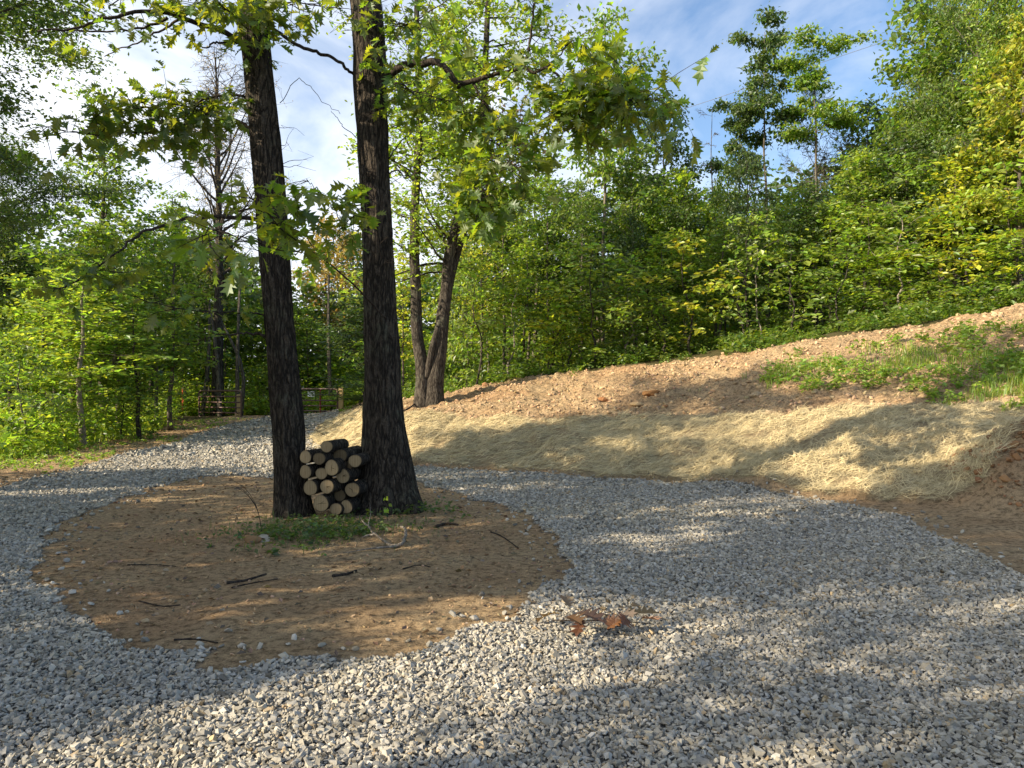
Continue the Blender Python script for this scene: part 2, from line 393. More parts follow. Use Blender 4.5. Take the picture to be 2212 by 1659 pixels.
def rotmats(n, r):
    q = norm(r.normal(size=(n, 4))); w, x, y, z = q.T
    return np.stack([1-2*(y*y+z*z), 2*(x*y-z*w), 2*(x*z+y*w), 2*(x*y+z*w), 1-2*(x*x+z*z), 2*(y*z-x*w), 2*(x*z-y*w), 2*(y*z+x*w), 1-2*(x*x+y*y)], -1).reshape(n, 3, 3)
def stones(pos, size, colr, r, ico=True, jag=.22, flat=.6):
    B, Fb = (ICO, ICOF) if ico else (CUB, CUBF)
    n = len(pos); k = len(B)
    def one():
        b = B * (1 + r.uniform(-jag, jag, (k, 1)))
        if ico:
            Q = rotmats(1, r)[0]; b = b @ Q; t = r.uniform(.55, 1); b = b / (np.abs(b).max(1, keepdims=True) ** t) * .78
        return b + r.normal(0, jag * (.4 if ico else .9), (k, 3))
    var = np.stack([one() for _ in range(40)])
    v = var[r.integers(0, 40, n)] * r.uniform([.8, .5, .28], [1.35, 1.0, flat + .15], (n, 3))[:, None]
    v = np.einsum('nij,nkj->nki', rotmats(n, r), v) * (size / 2)[:, None, None]
    v[..., 2] *= .8
    V = (v + pos[:, None]).reshape(-1, 3)
    F = (Fb[None] + (np.arange(n) * k)[:, None, None]).reshape(-1, Fb.shape[1])
    C = np.repeat(colr, k, axis=0)
    return V, F, C
def scatter(x0, x1, y0, y1, dens, r):
    n = int((x1 - x0) * (y1 - y0) * dens)
    # stratified
    nxg = int(math.sqrt(n * (x1 - x0) / (y1 - y0))) + 1; nyg = int(n / nxg) + 1
    gx, gy = np.meshgrid(np.arange(nxg), np.arange(nyg))
    x = x0 + (gx + r.uniform(-.1, 1.1, gx.shape)) / nxg * (x1 - x0); y = y0 + (gy + r.uniform(-.1, 1.1, gx.shape)) / nyg * (y1 - y0)
    return x.ravel(), y.ravel()
def stone_cols(x, y, r):
    n = len(x)
    v = np.clip(r.normal(.34, .09, n), .12, .60)
    warm = r.uniform(-.02, .05, n) + .05 * np.clip(fbm(x * .7, y * .7, 3, 55), 0, 1)
    c = np.stack([v * (1.07 + warm), v * (1.0 + warm * .3), v * (.87 - warm * 1.2)], -1)
    pr = .03 + .22 * np.clip(fbm(x * .9, y * .9, 3, 56) - .1, 0, 1)
    t = r.uniform(size=n) < pr
    c[t] = c[t] * np.array([1.02, .86, .66])
    return c
r = np.random.default_rng(11)
gmb = MB()
def do_gravel(x0, x1, y0, y1, dens, s0, s1, ico, lift=.3):
    x, y = scatter(x0, x1, y0, y1, dens, r)
    if y1 < 20:
        k = np.abs(x) < y * .70 + 1.6; x, y = x[k], y[k]
    k = gravel_m(x, y); x, y = x[k], y[k]
    sz = np.exp(r.normal(math.log((s0 * s1) ** .5), .28, len(x))).clip(s0, s1)
    z = HG(x, y) + sz * r.uniform(.0, lift, len(x))
    gmb.add(*stones(np.stack([x, y, z], -1), sz, stone_cols(x, y, r), r, ico))
for ico_, f_ in ((True, .4), (False, .6)):
    do_gravel(-7.5, 7, 2.0, 5.5, 2700 * f_, .016, .056, ico_)
    do_gravel(-8.5, 8, 5.5, 8.5, 1900 * f_, .020, .058, ico_)
    do_gravel(-9.5, 9, 8.5, 12.5, 1100 * f_, .028, .066, ico_)
do_gravel(-12, 8, 12.5, 18, 480, .04, .085, False)
do_gravel(-13, 0, 18, 35, 150, .07, .13, False)
# strays on the bare earth along the edge
x, y = scatter(-9, 7, 3.5, 16, 26, r)
near = np.zeros(len(x), bool)
for a in np.linspace(0, 2 * math.pi, 10, endpoint=False):
    near |= gravel_m(x + .55 * math.cos(a) * r.uniform(.1, 1, len(x)), y + .55 * math.sin(a) * r.uniform(.1, 1, len(x)))
k = near & ~gravel_m(x, y); x, y = x[k], y[k]; sz = r.uniform(.03, .08, len(x))
gmb.add(*stones(np.stack([x, y, HG(x, y) + sz * .2], -1), sz, stone_cols(x, y, r), r, True))
gravel = gmb.build('gravel', M_VC)
tag(gravel, 'loose grey crushed stone covering the driveway and turning loop', 'gravel', kind='stuff')

# clods on the bare bank, crumbs on the island, earth heap
cmb = MB()
def clods(x, y, s0, s1, p=2.2, tone=(.48, .335, .20)):
    sz = s0 + (s1 - s0) * r.uniform(size=len(x)) ** p
    c = np.array(tone) * r.uniform(.72, 1.25, (len(x), 1)) * (1 + r.normal(0, .04, (len(x), 3)))
    cmb.add(*stones(np.stack([x, y, HG(x, y) + sz * .12], -1), sz, c, r, True, .2, .9))
x, y = scatter(-4, 14, 15, 25, 110, r)
k = ~gravel_m(x, y) & ~straw_m(x, y) & ~forest_m(x, y) & (fbm(x * 1.3, y * 1.3, 3, 15) > -.35); clods(x[k], y[k], .02, .15, 4.0)
x, y = scatter(2, 14, 12, 15, 110, r)
k = ~gravel_m(x, y) & ~straw_m(x, y); clods(x[k], y[k], .02, .13, 4.0)
x, y = scatter(6.2, 9.4, 8.9, 11.2, 170, r); clods(x, y, .02, .17, 3.0, (.33, .175, .085))
x, y = scatter(-8, 2.5, 4, 12, 110, r)
k = ~gravel_m(x, y); clods(x[k], y[k], .006, .045, 3.0, (.42, .29, .17))
x, y = scatter(-13, -5, 12, 30, 25, r)
k = ~gravel_m(x, y) & ~forest_m(x, y); clods(x[k], y[k], .02, .1, 3.0, (.33, .22, .12))
tag(cmb.build('soil_clods', M_VC), 'crumbly lumps of light brown soil scattered over the bare earth', 'soil', kind='stuff')

# ------------------------------------------------------------------ straw erosion blanket
def strands(x, y, L_, w, up, cA, cB, r, dirbias=None, lift=(.0, .05)):
    n = len(x); z = HG(x, y)
    e = .12
    nx_ = -(HG(x + e, y) - HG(x - e, y)) / (2 * e); ny_ = -(HG(x, y + e) - HG(x, y - e)) / (2 * e)
    N = norm(np.stack([nx_, ny_, np.ones(n)], -1))
    a = r.uniform(0, 2 * math.pi, n) if dirbias is None else r.normal(dirbias, .7, n)
    D = np.stack([np.cos(a), np.sin(a), np.zeros(n)], -1); D = norm(D - N * (D * N).sum(-1, keepdims=True))
    D = norm(D + N * (np.abs(r.normal(0, 1, n)) * up)[:, None])
    Sd = norm(np.cross(D, N + r.normal(0, .5, (n, 3))))
    p0 = np.stack([x, y, z + r.uniform(*lift, n)], -1)
    L_ = L_[:, None]; bend = N * (r.uniform(-.25, .1, n)[:, None]) * L_ + Sd * r.normal(0, .12, (n, 1)) * L_
    p1 = p0 + D * L_ * .5; p2 = p0 + D * L_ + bend
    W = Sd * (w / 2)[:, None]
    V = np.stack([p0 - W, p0 + W, p1 - W, p1 + W, p2 - W * .6, p2 + W * .6], 1).reshape(-1, 3)
    b = (np.arange(n) * 6)[:, None, None]
    F = (np.array([[0, 1, 3, 2], [2, 3, 5, 4]])[None] + b).reshape(-1, 4)
    t = r.uniform(size=(n, 1)); c = np.array(cA) * t + np.array(cB) * (1 - t)
    c = c * r.uniform(.75, 1.15, (n, 1))
    return V, F, np.repeat(c, 6, axis=0)
smb = MB()
def do_straw(x0, x1, y0, y1, dens, ww, up):
    x, y = scatter(x0, x1, y0, y1, dens, r)
    k = straw_m(x, y) & (fbm(x * 1.8, y * 2.2, 4, 66) > -.30 + r.uniform(-.2, .2, len(x))); x, y = x[k], y[k]
    smb.add(*strands(x, y, r.uniform(.08, .26, len(x)), r.uniform(.6, 1.3, len(x)) * ww, up, (.72, .60, .35), (.50, .41, .23), r, None if up > .3 else .25))
do_straw(-7, 3, 14, 31, 1150, .006, .14)
do_straw(1.5, 12, 9.5, 17, 1750, .0045, .16)
do_straw(2, 8.5, 9.5, 14.0, 450, .0045, .45)
tag(smb.build('straw_blanket', M_STRAW), 'pale straw erosion blanket laid over the foot of the bank', 'straw', kind='stuff')

# ------------------------------------------------------------------ leaf arrays
def frames(n, r, up=1.0, spread=.55):
    """random leaf frames: dir, side, normal"""
    N = norm(np.stack([r.normal(0, spread, n), r.normal(0, spread, n), np.full(n, up)], -1))
    a = r.uniform(0, 2 * math.pi, n); D = np.stack([np.cos(a), np.sin(a), r.normal(-.5, .35, n)], -1)
    D = norm(D - N * (D * N).sum(-1, keepdims=True)); return D, np.cross(N, D), N
def leaves(pos, size, r, up=1.0, spread=.55, asp=.55, shade=None):
    """one four-cornered folded blade per leaf"""
    n = len(pos); D, Sd, N = frames(n, r, up, spread); s = size[:, None]; w = s * asp / 2 * r.uniform(.8, 1.25, (n, 1))
    V = np.stack([pos, pos + D * s * .45 + Sd * w + N * s * .07, pos + D * s - N * s * r.uniform(0, .15, (n, 1)), pos + D * s * .45 - Sd * w + N * s * .07], 1).reshape(-1, 3)
    F = np.arange(n * 4).reshape(n, 4)
    v = r.uniform(.5, 1.45, (n, 1)); c = np.hstack([v * r.uniform(.75, 1.25, (n, 1)), v, v * r.uniform(.7, 1.2, (n, 1))])
    return V, F, np.repeat(c, 4, axis=0)
_st = np.array([(0, .012), (.10, .03), (.17, .19), (.24, .09), (.36, .34), (.43, .11), (.58, .42), (.64, .13), (.80, .30), (.85, .10), (1.0, .0)])
def oak_leaves(pos, D, N, size, r, cbase=None):
    """lobed blades with a raised fold and curl"""
    n = len(pos); N = norm(N - D * (D * N).sum(-1, keepdims=True)); Sd = np.cross(N, D)
    k = len(_st); t = _st[:, 0]; w = _st[:, 1]
    cur = r.normal(-.28, .3, (n, 1, 1)); fold = r.uniform(.05, .45, (n, 1, 1)); s = size[:, None, None]
    tt = t[None, :, None]; ww = w[None, :, None] * r.uniform(.85, 1.15, (n, 1, 1))
    lobe = np.where(w > .15, .07, -.03)[None, :, None]
    mid = pos[:, None] + D[:, None] * tt * s + N[:, None] * cur * tt ** 2 * s
    Lf = mid + Sd[:, None] * ww * s + N[:, None] * ww * fold * s + D[:, None] * lobe * s * (ww > 0)
    Rt = mid - Sd[:, None] * ww * s + N[:, None] * ww * fold * s + D[:, None] * lobe * s * (ww > 0)
    V = np.concatenate([mid, Lf, Rt], 1).reshape(-1, 3)
    i = np.arange(k - 1)
    F1 = np.stack([i, k + i, k + i + 1, i + 1], -1); F2 = np.stack([i, i + 1, 2 * k + i + 1, 2 * k + i], -1)
    F = (np.vstack([F1, F2])[None] + (np.arange(n) * 3 * k)[:, None, None]).reshape(-1, 4)
    v = r.uniform(.75, 1.25, (n, 1)); c = np.hstack([v * r.uniform(.8, 1.4, (n, 1)), v, v * r.uniform(.7, 1.1, (n, 1))])
    if cbase is not None: c = c * np.asarray(cbase)
    return V, F, np.repeat(c, 3 * k, axis=0)

# ------------------------------------------------------------------ forest tree templates
def gen_tree(seed, Ht=10., r0=.10, lo_=.3, prof=None, nl=26, ls=.14, npt=16, up0=.6, flat=.45, twigs=9, wander=.25, sig=.20, bare=False, spread=.95, lean=0.):
    r = np.random.default_rng(seed)
    nz = 14; t = np.linspace(0, 1, nz)
    path = np.stack([np.cumsum(r.normal(0, wander / nz * 1.8, nz)) + lean * t ** 1.6 * Ht, np.cumsum(r.normal(0, wander / nz * 1.8, nz)), t * Ht], -1); path[0, :2] = 0; path[:, :2] -= path[0, :2]
    path = resample(path, 26); tt = np.linspace(0, 1, 26)
    tb = MB(); add_tube(tb, path, r0 * (1 - tt * .88) * (1 + .35 * np.exp(-tt * 30)), 8)
    LP = []; az = r.uniform(0, 6.28)
    for i in range(nl):
        f = lo_ + (1 - lo_) * (i + r.uniform(0, .8)) / nl; f = min(f, .985)
        az += 2.4 + r.normal(0, .4)
        q = (f - lo_) / (1 - lo_)
        Lm = prof(q) * r.uniform(.45, 1.3)
        p = np.array([np.interp(f, tt, path[:, k]) for k in range(3)])
        el = up0 * (.5 + .9 * q) + r.normal(0, .12)
        d = np.array([math.cos(az) * math.cos(el), math.sin(az) * math.cos(el), math.sin(el)])
        pts = [p]; 
        for s_ in range(5):
            d = norm(d + r.normal(0, .16, 3) + np.array([0, 0, -.05 if not bare else .03])); pts.append(pts[-1] + d * Lm / 5)
        pts = resample(pts, 8)
        rr = np.linspace(r0 * (1 - f * .85) * .42, .006, 8)
        add_tube(tb, pts, rr, 4, cap=False)
        nt_ = max(3, int(twigs * Lm / 2))
        for j in range(nt_):
            g = r.uniform(.25, 1.0); b = np.array([np.interp(g, np.linspace(0, 1, 8), pts[:, k]) for k in range(3)])
            a2 = math.atan2(d[1], d[0]) + r.normal(0, 1.0); tl = Lm * .3 * r.uniform(.5, 1.2) * (1.25 - g * .4) + .15
            dd = norm(np.array([math.cos(a2), math.sin(a2), r.normal(.15, .35)])); e = b + dd * tl
            m_ = (b + e) / 2 + r.normal(0, tl * .08, 3)
            add_tube(tb, np.array([b, m_, e]), np.array([.010, .007, .004]) * (1.3 if bare else 1), 3, cap=False)
            if bare:
                for _ in range(5):
                    g2 = r.uniform(.2, 1); b2 = b + (e - b) * g2; e2 = b2 + norm(dd + r.normal(0, .7, 3) + [0, 0, -.1]) * tl * r.uniform(.3, .7)
                    add_tube(tb, np.array([b2, (b2 + e2) / 2 + r.normal(0, .03, 3), e2]), np.array([.006, .005, .003]), 3, cap=False)
                    LP.append(e2 + r.normal(0, .05, (npt, 3)))
            else:
                w_ = r.uniform(.1, 1.1, npt)[:, None]
                LP.append(b + (e - b) * w_ + r.normal(0, 1, (npt, 3)) * np.array([sig, sig, sig * flat]))
    LPa = np.concatenate(LP) if LP and npt else np.zeros((0, 3))
    cm = None
    if len(LPa):
        cb = MB(); cb.add(*leaves(LPa, np.exp(r.normal(math.log(ls), .25, len(LPa))), r, 1.0, spread)); cm = cb
    return tb, cm
P_round = lambda R0: (lambda q: R0 * (.55 + .45 * math.sin(math.pi * min(1, q * .9 + .12))) * (1 - .55 * max(0, q - .6) / .4))
P_cone = lambda R0: (lambda q: R0 * (1.05 - .85 * q))
P_umb = lambda R0: (lambda q: R0 * (.75 + .35 * math.sin(q * 9)) * (1 - .4 * q))
P_col = lambda R0: (lambda q: R0 * (.7 + .3 * math.sin(q * 12 + 1)) * (1 - .5 * max(0, q - .75) / .25))
TPL = {}
def template(key, nv=1, **kw):
    TPL[key] = []
    for v in range(nv):
        tb, cb = gen_tree(hash(key) % 1 + sum(map(ord, key)) * 7 + v * 101, **kw)
        TPL[key].append((tb, cb, {}))
template('full', 3, Ht=10, r0=.12, lo_=.3, prof=P_round(2.4), nl=32, ls=.19, npt=19, twigs=12, flat=.7, sig=.24, spread=1.1)
template('slim', 3, Ht=10, r0=.075, lo_=.3, prof=P_round(1.5), nl=28, ls=.18, npt=14, twigs=10, flat=.5, sig=.2, spread=1.1)
template('airy', 4, Ht=6, r0=.04, lo_=.12, prof=P_round(1.25), nl=15, ls=.19, npt=9, twigs=9, flat=.5, sig=.17, spread=1.2, wander=.7, lean=.05)
template('tall', 3, Ht=10, r0=.09, lo_=.48, prof=P_round(1.7), nl=24, ls=.18, npt=20, twigs=13, flat=.7, sig=.24)
template('umbrella', 2, Ht=10, r0=.085, lo_=.68, prof=P_umb(1.7), nl=17, ls=.14, npt=56, twigs=14, flat=.25, up0=.25)
template('column', 2, Ht=10, r0=.13, lo_=.12, prof=P_col(1.25), nl=46, ls=.14, npt=24, twigs=14)
template('shrub', 3, Ht=4, r0=.035, lo_=.06, prof=P_round(1.5), nl=24, ls=.17, npt=13, twigs=10, flat=.6, spread=1.1)
template('big', 2, Ht=14, r0=.24, lo_=.3, prof=P_round(4.2), nl=40, ls=.16, npt=26, twigs=11, sig=.3)
template('canopy', 1, Ht=16, r0=.28, lo_=.5, prof=P_round(5.0), nl=46, ls=.12, npt=66, twigs=10, sig=.26, flat=.6)
template('clumpy', 2, Ht=10, r0=.12, lo_=.2, prof=P_round(2.7), nl=30, ls=.20, npt=100, twigs=3.4, sig=.27, flat=.8)
template('dead', 2, Ht=10, r0=.10, lo_=.36, prof=P_round(2.5), nl=46, ls=.06, npt=1, twigs=11, bare=True, up0=.9)
template('deadbig', 1, Ht=14, r0=.30, lo_=.36, prof=P_round(3.4), nl=60, ls=.07, npt=1, twigs=10, bare=True, up0=.9)
template('snag', 1, Ht=10, r0=.06, lo_=.5, prof=lambda q: .35, nl=7, ls=.05, npt=0, twigs=2, bare=True)
HT = {'deadbig': 14., 'airy': 6., 'shrub': 4., 'big': 14., 'canopy': 16.}
def tree(key, var, mat, x, y, ht, sxy, label, name='forest_tree', group=None, bark=None, rz=None, cat='tree', z=None):
    tb, cb, cache = TPL[key][var % len(TPL[key])]
    bark = bark or M_BARK2
    if ('t', bark.name) not in cache: cache[('t', bark.name)] = tb.mesh('tree_trunk', bark, True)
    if cb is not None and ('c', mat) not in cache: cache[('c', mat)] = cb.mesh('tree_crown', LM[mat])
    zz = float(H(x, y)) - .06 if z is None else z
    t = thing(name, label, cat, (x, y, zz), rng.uniform(0, 6.28) if rz is None else rz, group)
    s = ht / HT.get(key, 10.); t.scale = (sxy, sxy, s)
    link('trunk', cache[('t', bark.name)], t)
    if cb is not None: link('crown', cache[('c', mat)], t)
    return t
def ftree(key, var, mat, fx, Y, ftop, sxy, label, group, **k):
    x = (fx * S - CX) / FPX * Y; zb = float(H(x, Y)); zt = CAMZ - (ftop * S - HZ) / FPX * Y
    return tree(key, var, mat, x, Y, max(1.0, zt - zb), sxy, label, group=group, **k)
EDGE = 'trees along the edge of the right hand wood'
MIDG = 'trees inside the right hand wood'
LEFT = 'trees of the left hand wood'
A_ = 'the straw covered bank'
T = [
 # right hand wood, front row on the crest: key,var,mat,x,Y,top,sxy,label
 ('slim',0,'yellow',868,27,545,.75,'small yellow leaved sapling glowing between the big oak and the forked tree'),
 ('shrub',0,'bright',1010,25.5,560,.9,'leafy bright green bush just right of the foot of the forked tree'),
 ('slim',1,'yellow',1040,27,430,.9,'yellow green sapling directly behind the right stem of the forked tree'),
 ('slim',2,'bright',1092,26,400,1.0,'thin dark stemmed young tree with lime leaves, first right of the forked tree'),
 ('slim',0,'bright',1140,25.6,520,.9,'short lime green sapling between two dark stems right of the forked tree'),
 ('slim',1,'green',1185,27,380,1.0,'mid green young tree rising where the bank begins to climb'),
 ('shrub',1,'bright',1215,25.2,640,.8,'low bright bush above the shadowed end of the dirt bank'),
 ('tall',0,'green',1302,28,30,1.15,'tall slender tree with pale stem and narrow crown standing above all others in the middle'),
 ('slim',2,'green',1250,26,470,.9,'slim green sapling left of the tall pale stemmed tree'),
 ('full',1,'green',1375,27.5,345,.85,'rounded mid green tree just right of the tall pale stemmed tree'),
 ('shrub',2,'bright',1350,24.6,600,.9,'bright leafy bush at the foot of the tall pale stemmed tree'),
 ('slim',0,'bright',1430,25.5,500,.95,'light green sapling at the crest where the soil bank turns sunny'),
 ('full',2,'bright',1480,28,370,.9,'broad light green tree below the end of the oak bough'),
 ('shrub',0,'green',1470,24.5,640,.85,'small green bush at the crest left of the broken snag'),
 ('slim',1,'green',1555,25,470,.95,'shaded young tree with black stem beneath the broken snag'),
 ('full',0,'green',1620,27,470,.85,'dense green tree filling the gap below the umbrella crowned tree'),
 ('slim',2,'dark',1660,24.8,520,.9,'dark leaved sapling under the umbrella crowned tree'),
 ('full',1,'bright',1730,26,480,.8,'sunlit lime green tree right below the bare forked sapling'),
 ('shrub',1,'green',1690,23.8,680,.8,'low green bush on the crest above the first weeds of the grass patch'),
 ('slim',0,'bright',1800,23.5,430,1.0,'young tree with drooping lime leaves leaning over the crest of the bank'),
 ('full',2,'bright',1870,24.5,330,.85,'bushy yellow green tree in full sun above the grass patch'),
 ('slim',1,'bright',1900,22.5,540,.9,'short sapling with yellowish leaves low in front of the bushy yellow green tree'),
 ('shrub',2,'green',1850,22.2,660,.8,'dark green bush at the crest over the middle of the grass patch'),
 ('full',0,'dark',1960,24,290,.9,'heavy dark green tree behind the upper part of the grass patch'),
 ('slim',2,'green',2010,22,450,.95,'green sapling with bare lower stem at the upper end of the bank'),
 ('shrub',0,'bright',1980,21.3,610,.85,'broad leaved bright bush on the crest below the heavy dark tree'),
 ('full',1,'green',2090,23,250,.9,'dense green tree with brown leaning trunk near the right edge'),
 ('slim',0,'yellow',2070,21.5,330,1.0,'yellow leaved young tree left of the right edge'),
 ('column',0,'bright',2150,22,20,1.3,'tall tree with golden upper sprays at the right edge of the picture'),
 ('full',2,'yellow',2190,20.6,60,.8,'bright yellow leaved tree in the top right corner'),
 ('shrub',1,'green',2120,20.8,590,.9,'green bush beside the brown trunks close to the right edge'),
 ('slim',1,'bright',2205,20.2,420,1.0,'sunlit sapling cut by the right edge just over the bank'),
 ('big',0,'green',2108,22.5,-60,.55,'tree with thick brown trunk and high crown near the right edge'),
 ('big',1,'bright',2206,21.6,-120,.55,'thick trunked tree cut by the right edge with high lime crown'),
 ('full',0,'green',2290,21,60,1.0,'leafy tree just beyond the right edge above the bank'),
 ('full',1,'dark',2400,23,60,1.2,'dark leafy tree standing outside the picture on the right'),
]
for a in T:
    k, v, m, fx, Y, top, s, lab = a
    ftree(k, v, m, fx, Y + (.5 if k != 'shrub' else .2), top, s * (.9 if k != 'shrub' else .8), lab, EDGE, bark=M_BARKP if 'pale' in lab else None)
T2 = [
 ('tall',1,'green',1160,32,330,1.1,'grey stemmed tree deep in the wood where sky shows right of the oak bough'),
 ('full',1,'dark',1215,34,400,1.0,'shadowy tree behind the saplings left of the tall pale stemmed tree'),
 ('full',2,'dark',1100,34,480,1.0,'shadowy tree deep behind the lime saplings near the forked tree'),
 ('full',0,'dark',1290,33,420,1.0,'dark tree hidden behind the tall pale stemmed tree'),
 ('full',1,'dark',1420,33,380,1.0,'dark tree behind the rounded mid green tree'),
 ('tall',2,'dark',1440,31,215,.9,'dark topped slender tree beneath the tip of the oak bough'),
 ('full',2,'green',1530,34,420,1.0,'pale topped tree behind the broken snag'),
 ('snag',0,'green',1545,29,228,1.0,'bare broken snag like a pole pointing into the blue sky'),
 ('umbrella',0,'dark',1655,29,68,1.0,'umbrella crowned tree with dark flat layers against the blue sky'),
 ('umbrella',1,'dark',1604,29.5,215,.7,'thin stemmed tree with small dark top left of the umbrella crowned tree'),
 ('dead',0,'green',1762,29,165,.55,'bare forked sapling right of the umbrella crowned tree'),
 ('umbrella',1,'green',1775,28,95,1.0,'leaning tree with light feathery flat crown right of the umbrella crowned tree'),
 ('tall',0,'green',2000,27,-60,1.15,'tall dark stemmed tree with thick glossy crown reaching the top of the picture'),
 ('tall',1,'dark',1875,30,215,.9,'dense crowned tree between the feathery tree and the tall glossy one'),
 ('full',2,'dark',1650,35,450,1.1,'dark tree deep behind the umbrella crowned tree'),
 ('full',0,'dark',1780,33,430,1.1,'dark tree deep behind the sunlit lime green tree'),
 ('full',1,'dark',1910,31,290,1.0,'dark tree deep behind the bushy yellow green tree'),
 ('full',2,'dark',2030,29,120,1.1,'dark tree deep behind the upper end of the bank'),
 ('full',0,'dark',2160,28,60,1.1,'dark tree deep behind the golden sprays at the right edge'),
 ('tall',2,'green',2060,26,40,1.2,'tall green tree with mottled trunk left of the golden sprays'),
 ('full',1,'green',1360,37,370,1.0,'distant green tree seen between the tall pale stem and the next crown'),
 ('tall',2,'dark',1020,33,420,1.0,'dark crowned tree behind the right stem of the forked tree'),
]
for a in T2:
    k, v, m, fx, Y, top, s, lab = a
    ftree(k, v, m, fx, Y, top, s, lab, MIDG)
T3 = [
 ('slim',0,'bright',182,21,560,1.25,'slim pale stemmed sapling with lime sprays at the edge of the left wood'),
 ('slim',1,'green',368,27,455,1.2,'young tree with thin upright grey trunk left of the open gate'),
 ('full',0,'bright',90,22.5,600,.85,'bright bushy tree low at the left edge of the picture'),
 ('full',1,'green',260,25,480,.95,'leafy mid green tree between the pale stemmed sapling and the gate'),
 ('full',2,'dark',20,26,560,1.0,'dark tree in deep shade at the left edge behind the bright bushy tree'),
 ('column',0,'green',225,29,205,1.35,'tall vine wrapped tree with a ragged column of leaves in the left wood'),
 ('canopy',0,'dark',-240,11.5,-300,.66,'big dark tree reaching in from the top left corner'),
 ('canopy',0,'dark',-40,25,320,.62,'tall dark crowned tree at the left edge below the corner branches'),
 ('slim',2,'green',300,23.5,640,1.0,'short sapling with brown lower leaves left of the gate'),
 ('shrub',0,'green',60,19.2,740,.9,'dark low bush at the left edge beside the grassy verge'),
 ('shrub',1,'green',140,21.5,790,.9,'rounded low bush left of the pale stemmed sapling'),
 ('shrub',2,'green',260,23.4,800,.9,'low leafy bush right of the pale stemmed sapling'),
 ('shrub',0,'bright',385,36.5,800,.9,'leafy bush around the orange marker left of the gate'),
 ('shrub',1,'bright',560,38,790,1.0,'sunlit bush just behind the gap between gate and left oak'),
 ('full',1,'bright',610,42,650,1.0,'light green tree beyond the gateway partly behind the left oak'),
 ('full',0,'green',430,40,560,1.1,'green tree beyond the open gate'),
 ('full',2,'green',330,36,520,1.1,'green tree in second row left of the gate'),
 ('deadbig',0,'rust',470,37,125,1.0,'tall thick trunked leafless tree with fine twigs against bright clouds behind the gate'),
 ('snag',0,'green',450,38,740,1.2,'short dark leaning trunk beside the leafless tree'),
 ('full',1,'rust',700,46,480,1.15,'yellow orange tree beyond the gate seen between the two oaks'),
 ('full',2,'dark',752,52,510,1.3,'dark blue green round tree right behind the yellow orange one'),
 ('full',0,'green',665,40,690,.9,'mid green tree behind the gate sign'),
 ('full',1,'dark',540,52,560,1.2,'dark distant tree beyond the gateway left of the left oak'),
 ('column',1,'green',380,44,420,1.3,'leafy tree with thin top beside the leafless tree'),
 ('full',1,'dark',160,31,540,1.2,'dark tree in second row behind the pale stemmed sapling'),
 ('full',2,'dark',800,34,640,.9,'dark tree in shade behind the right oak'),
 ('shrub',2,'bright',850,29,700,1.0,'bright bush between the right oak and the forked tree'),
 ('shrub',1,'dark',780,32,800,1.1,'dark bush at the end of the bank right of the gate post'),
]
for a in T3:
    k, v, m, fx, Y, top, s, lab = a
    ftree(k, v, m, fx, Y, top, s, lab, LEFT, bark=M_BARKP if 'pale stemmed sapling with' in lab else (M_BARKF if 'leafless' in lab or v == 2 else None))
rp = np.random.default_rng(99)
ORD = 'first second third fourth fifth sixth seventh eighth ninth tenth eleventh twelfth thirteenth fourteenth fifteenth sixteenth seventeenth eighteenth'.split()
for i in range(16):
    fx = 1020 + 1150 * (i + rp.uniform(0, .95)) / 16; Y = np.interp(fx, [1000, 2200], [25.6, 20.8]) + rp.uniform(.3, 6.5)
    ftree('tall', i, 'green' if i % 2 else 'dark', fx, Y, np.interp(fx, [1000, 2200], [440, 300]) + rp.uniform(-60, 90), rp.uniform(.35, .7),
          ORD[i] + ' thin bare stemmed tree inside the right hand wood, counted from the forked tree', 'thin stemmed trees in the right hand wood', bark=M_BARKP if i % 3 == 0 else M_BARKF)
for i in range(17):
    fx = 985 + 1200 * (i + rp.uniform(0, .9)) / 17; Y = np.interp(fx, [1000, 2200], [24.8, 20.2]) + rp.uniform(0, 1.3)
    ftree('airy', i, ('bright', 'green', 'bright', 'yellow')[i % 4 if i < 8 or i > 13 else i % 2], fx, Y, np.interp(fx, [1000, 2200], [610, 430]) + rp.uniform(-90, 70), rp.uniform(.8, 1.25),
          ORD[i] + ' airy low sapling along the crest of the bank, counted from the forked tree', 'airy saplings on the crest of the bank', bark=M_BARKP if i % 4 == 1 else M_BARKF)
for i in range(12):
    fx = 30 + 480 * (i + rp.uniform(0, .9)) / 12; Y = rp.uniform(26, 34) if fx < 340 else rp.uniform(38, 44)
    ftree('tall', i + 1, 'green' if i % 2 else 'dark', fx, Y, 520 + rp.uniform(-60, 80), rp.uniform(.6, .9),
          ORD[i] + ' thin bare stemmed tree in the left hand wood, counted from the left', 'thin stemmed trees in the left hand wood')
# trees left of and behind the viewer, outside the picture; they throw the dappled shade
T4 = [('clumpy',0,'green',-14,-3.2,12.5,.85),('clumpy',1,'green',-16,-.5,13,.9),('clumpy',0,'green',-14,1.6,12.8,.9),('clumpy',1,'green',-15.5,4.6,10.4,.9),
      ('clumpy',0,'green',-13.5,7.2,8.8,.85),('clumpy',1,'green',-16,9.8,9.6,.9),('clumpy',1,'green',-11.5,.5,5.4,.55),
      ('clumpy',0,'green',-12,4.2,5.4,.5),('clumpy',1,'green',-13,-6.2,10.0,.75)]
for i, (k, v, m, x, y, ht, s) in enumerate(T4):
    tree(k, v, m, x, y, ht, s, 'leafy tree outside the picture on the left throwing dappled shade', group='trees outside the picture on the left')

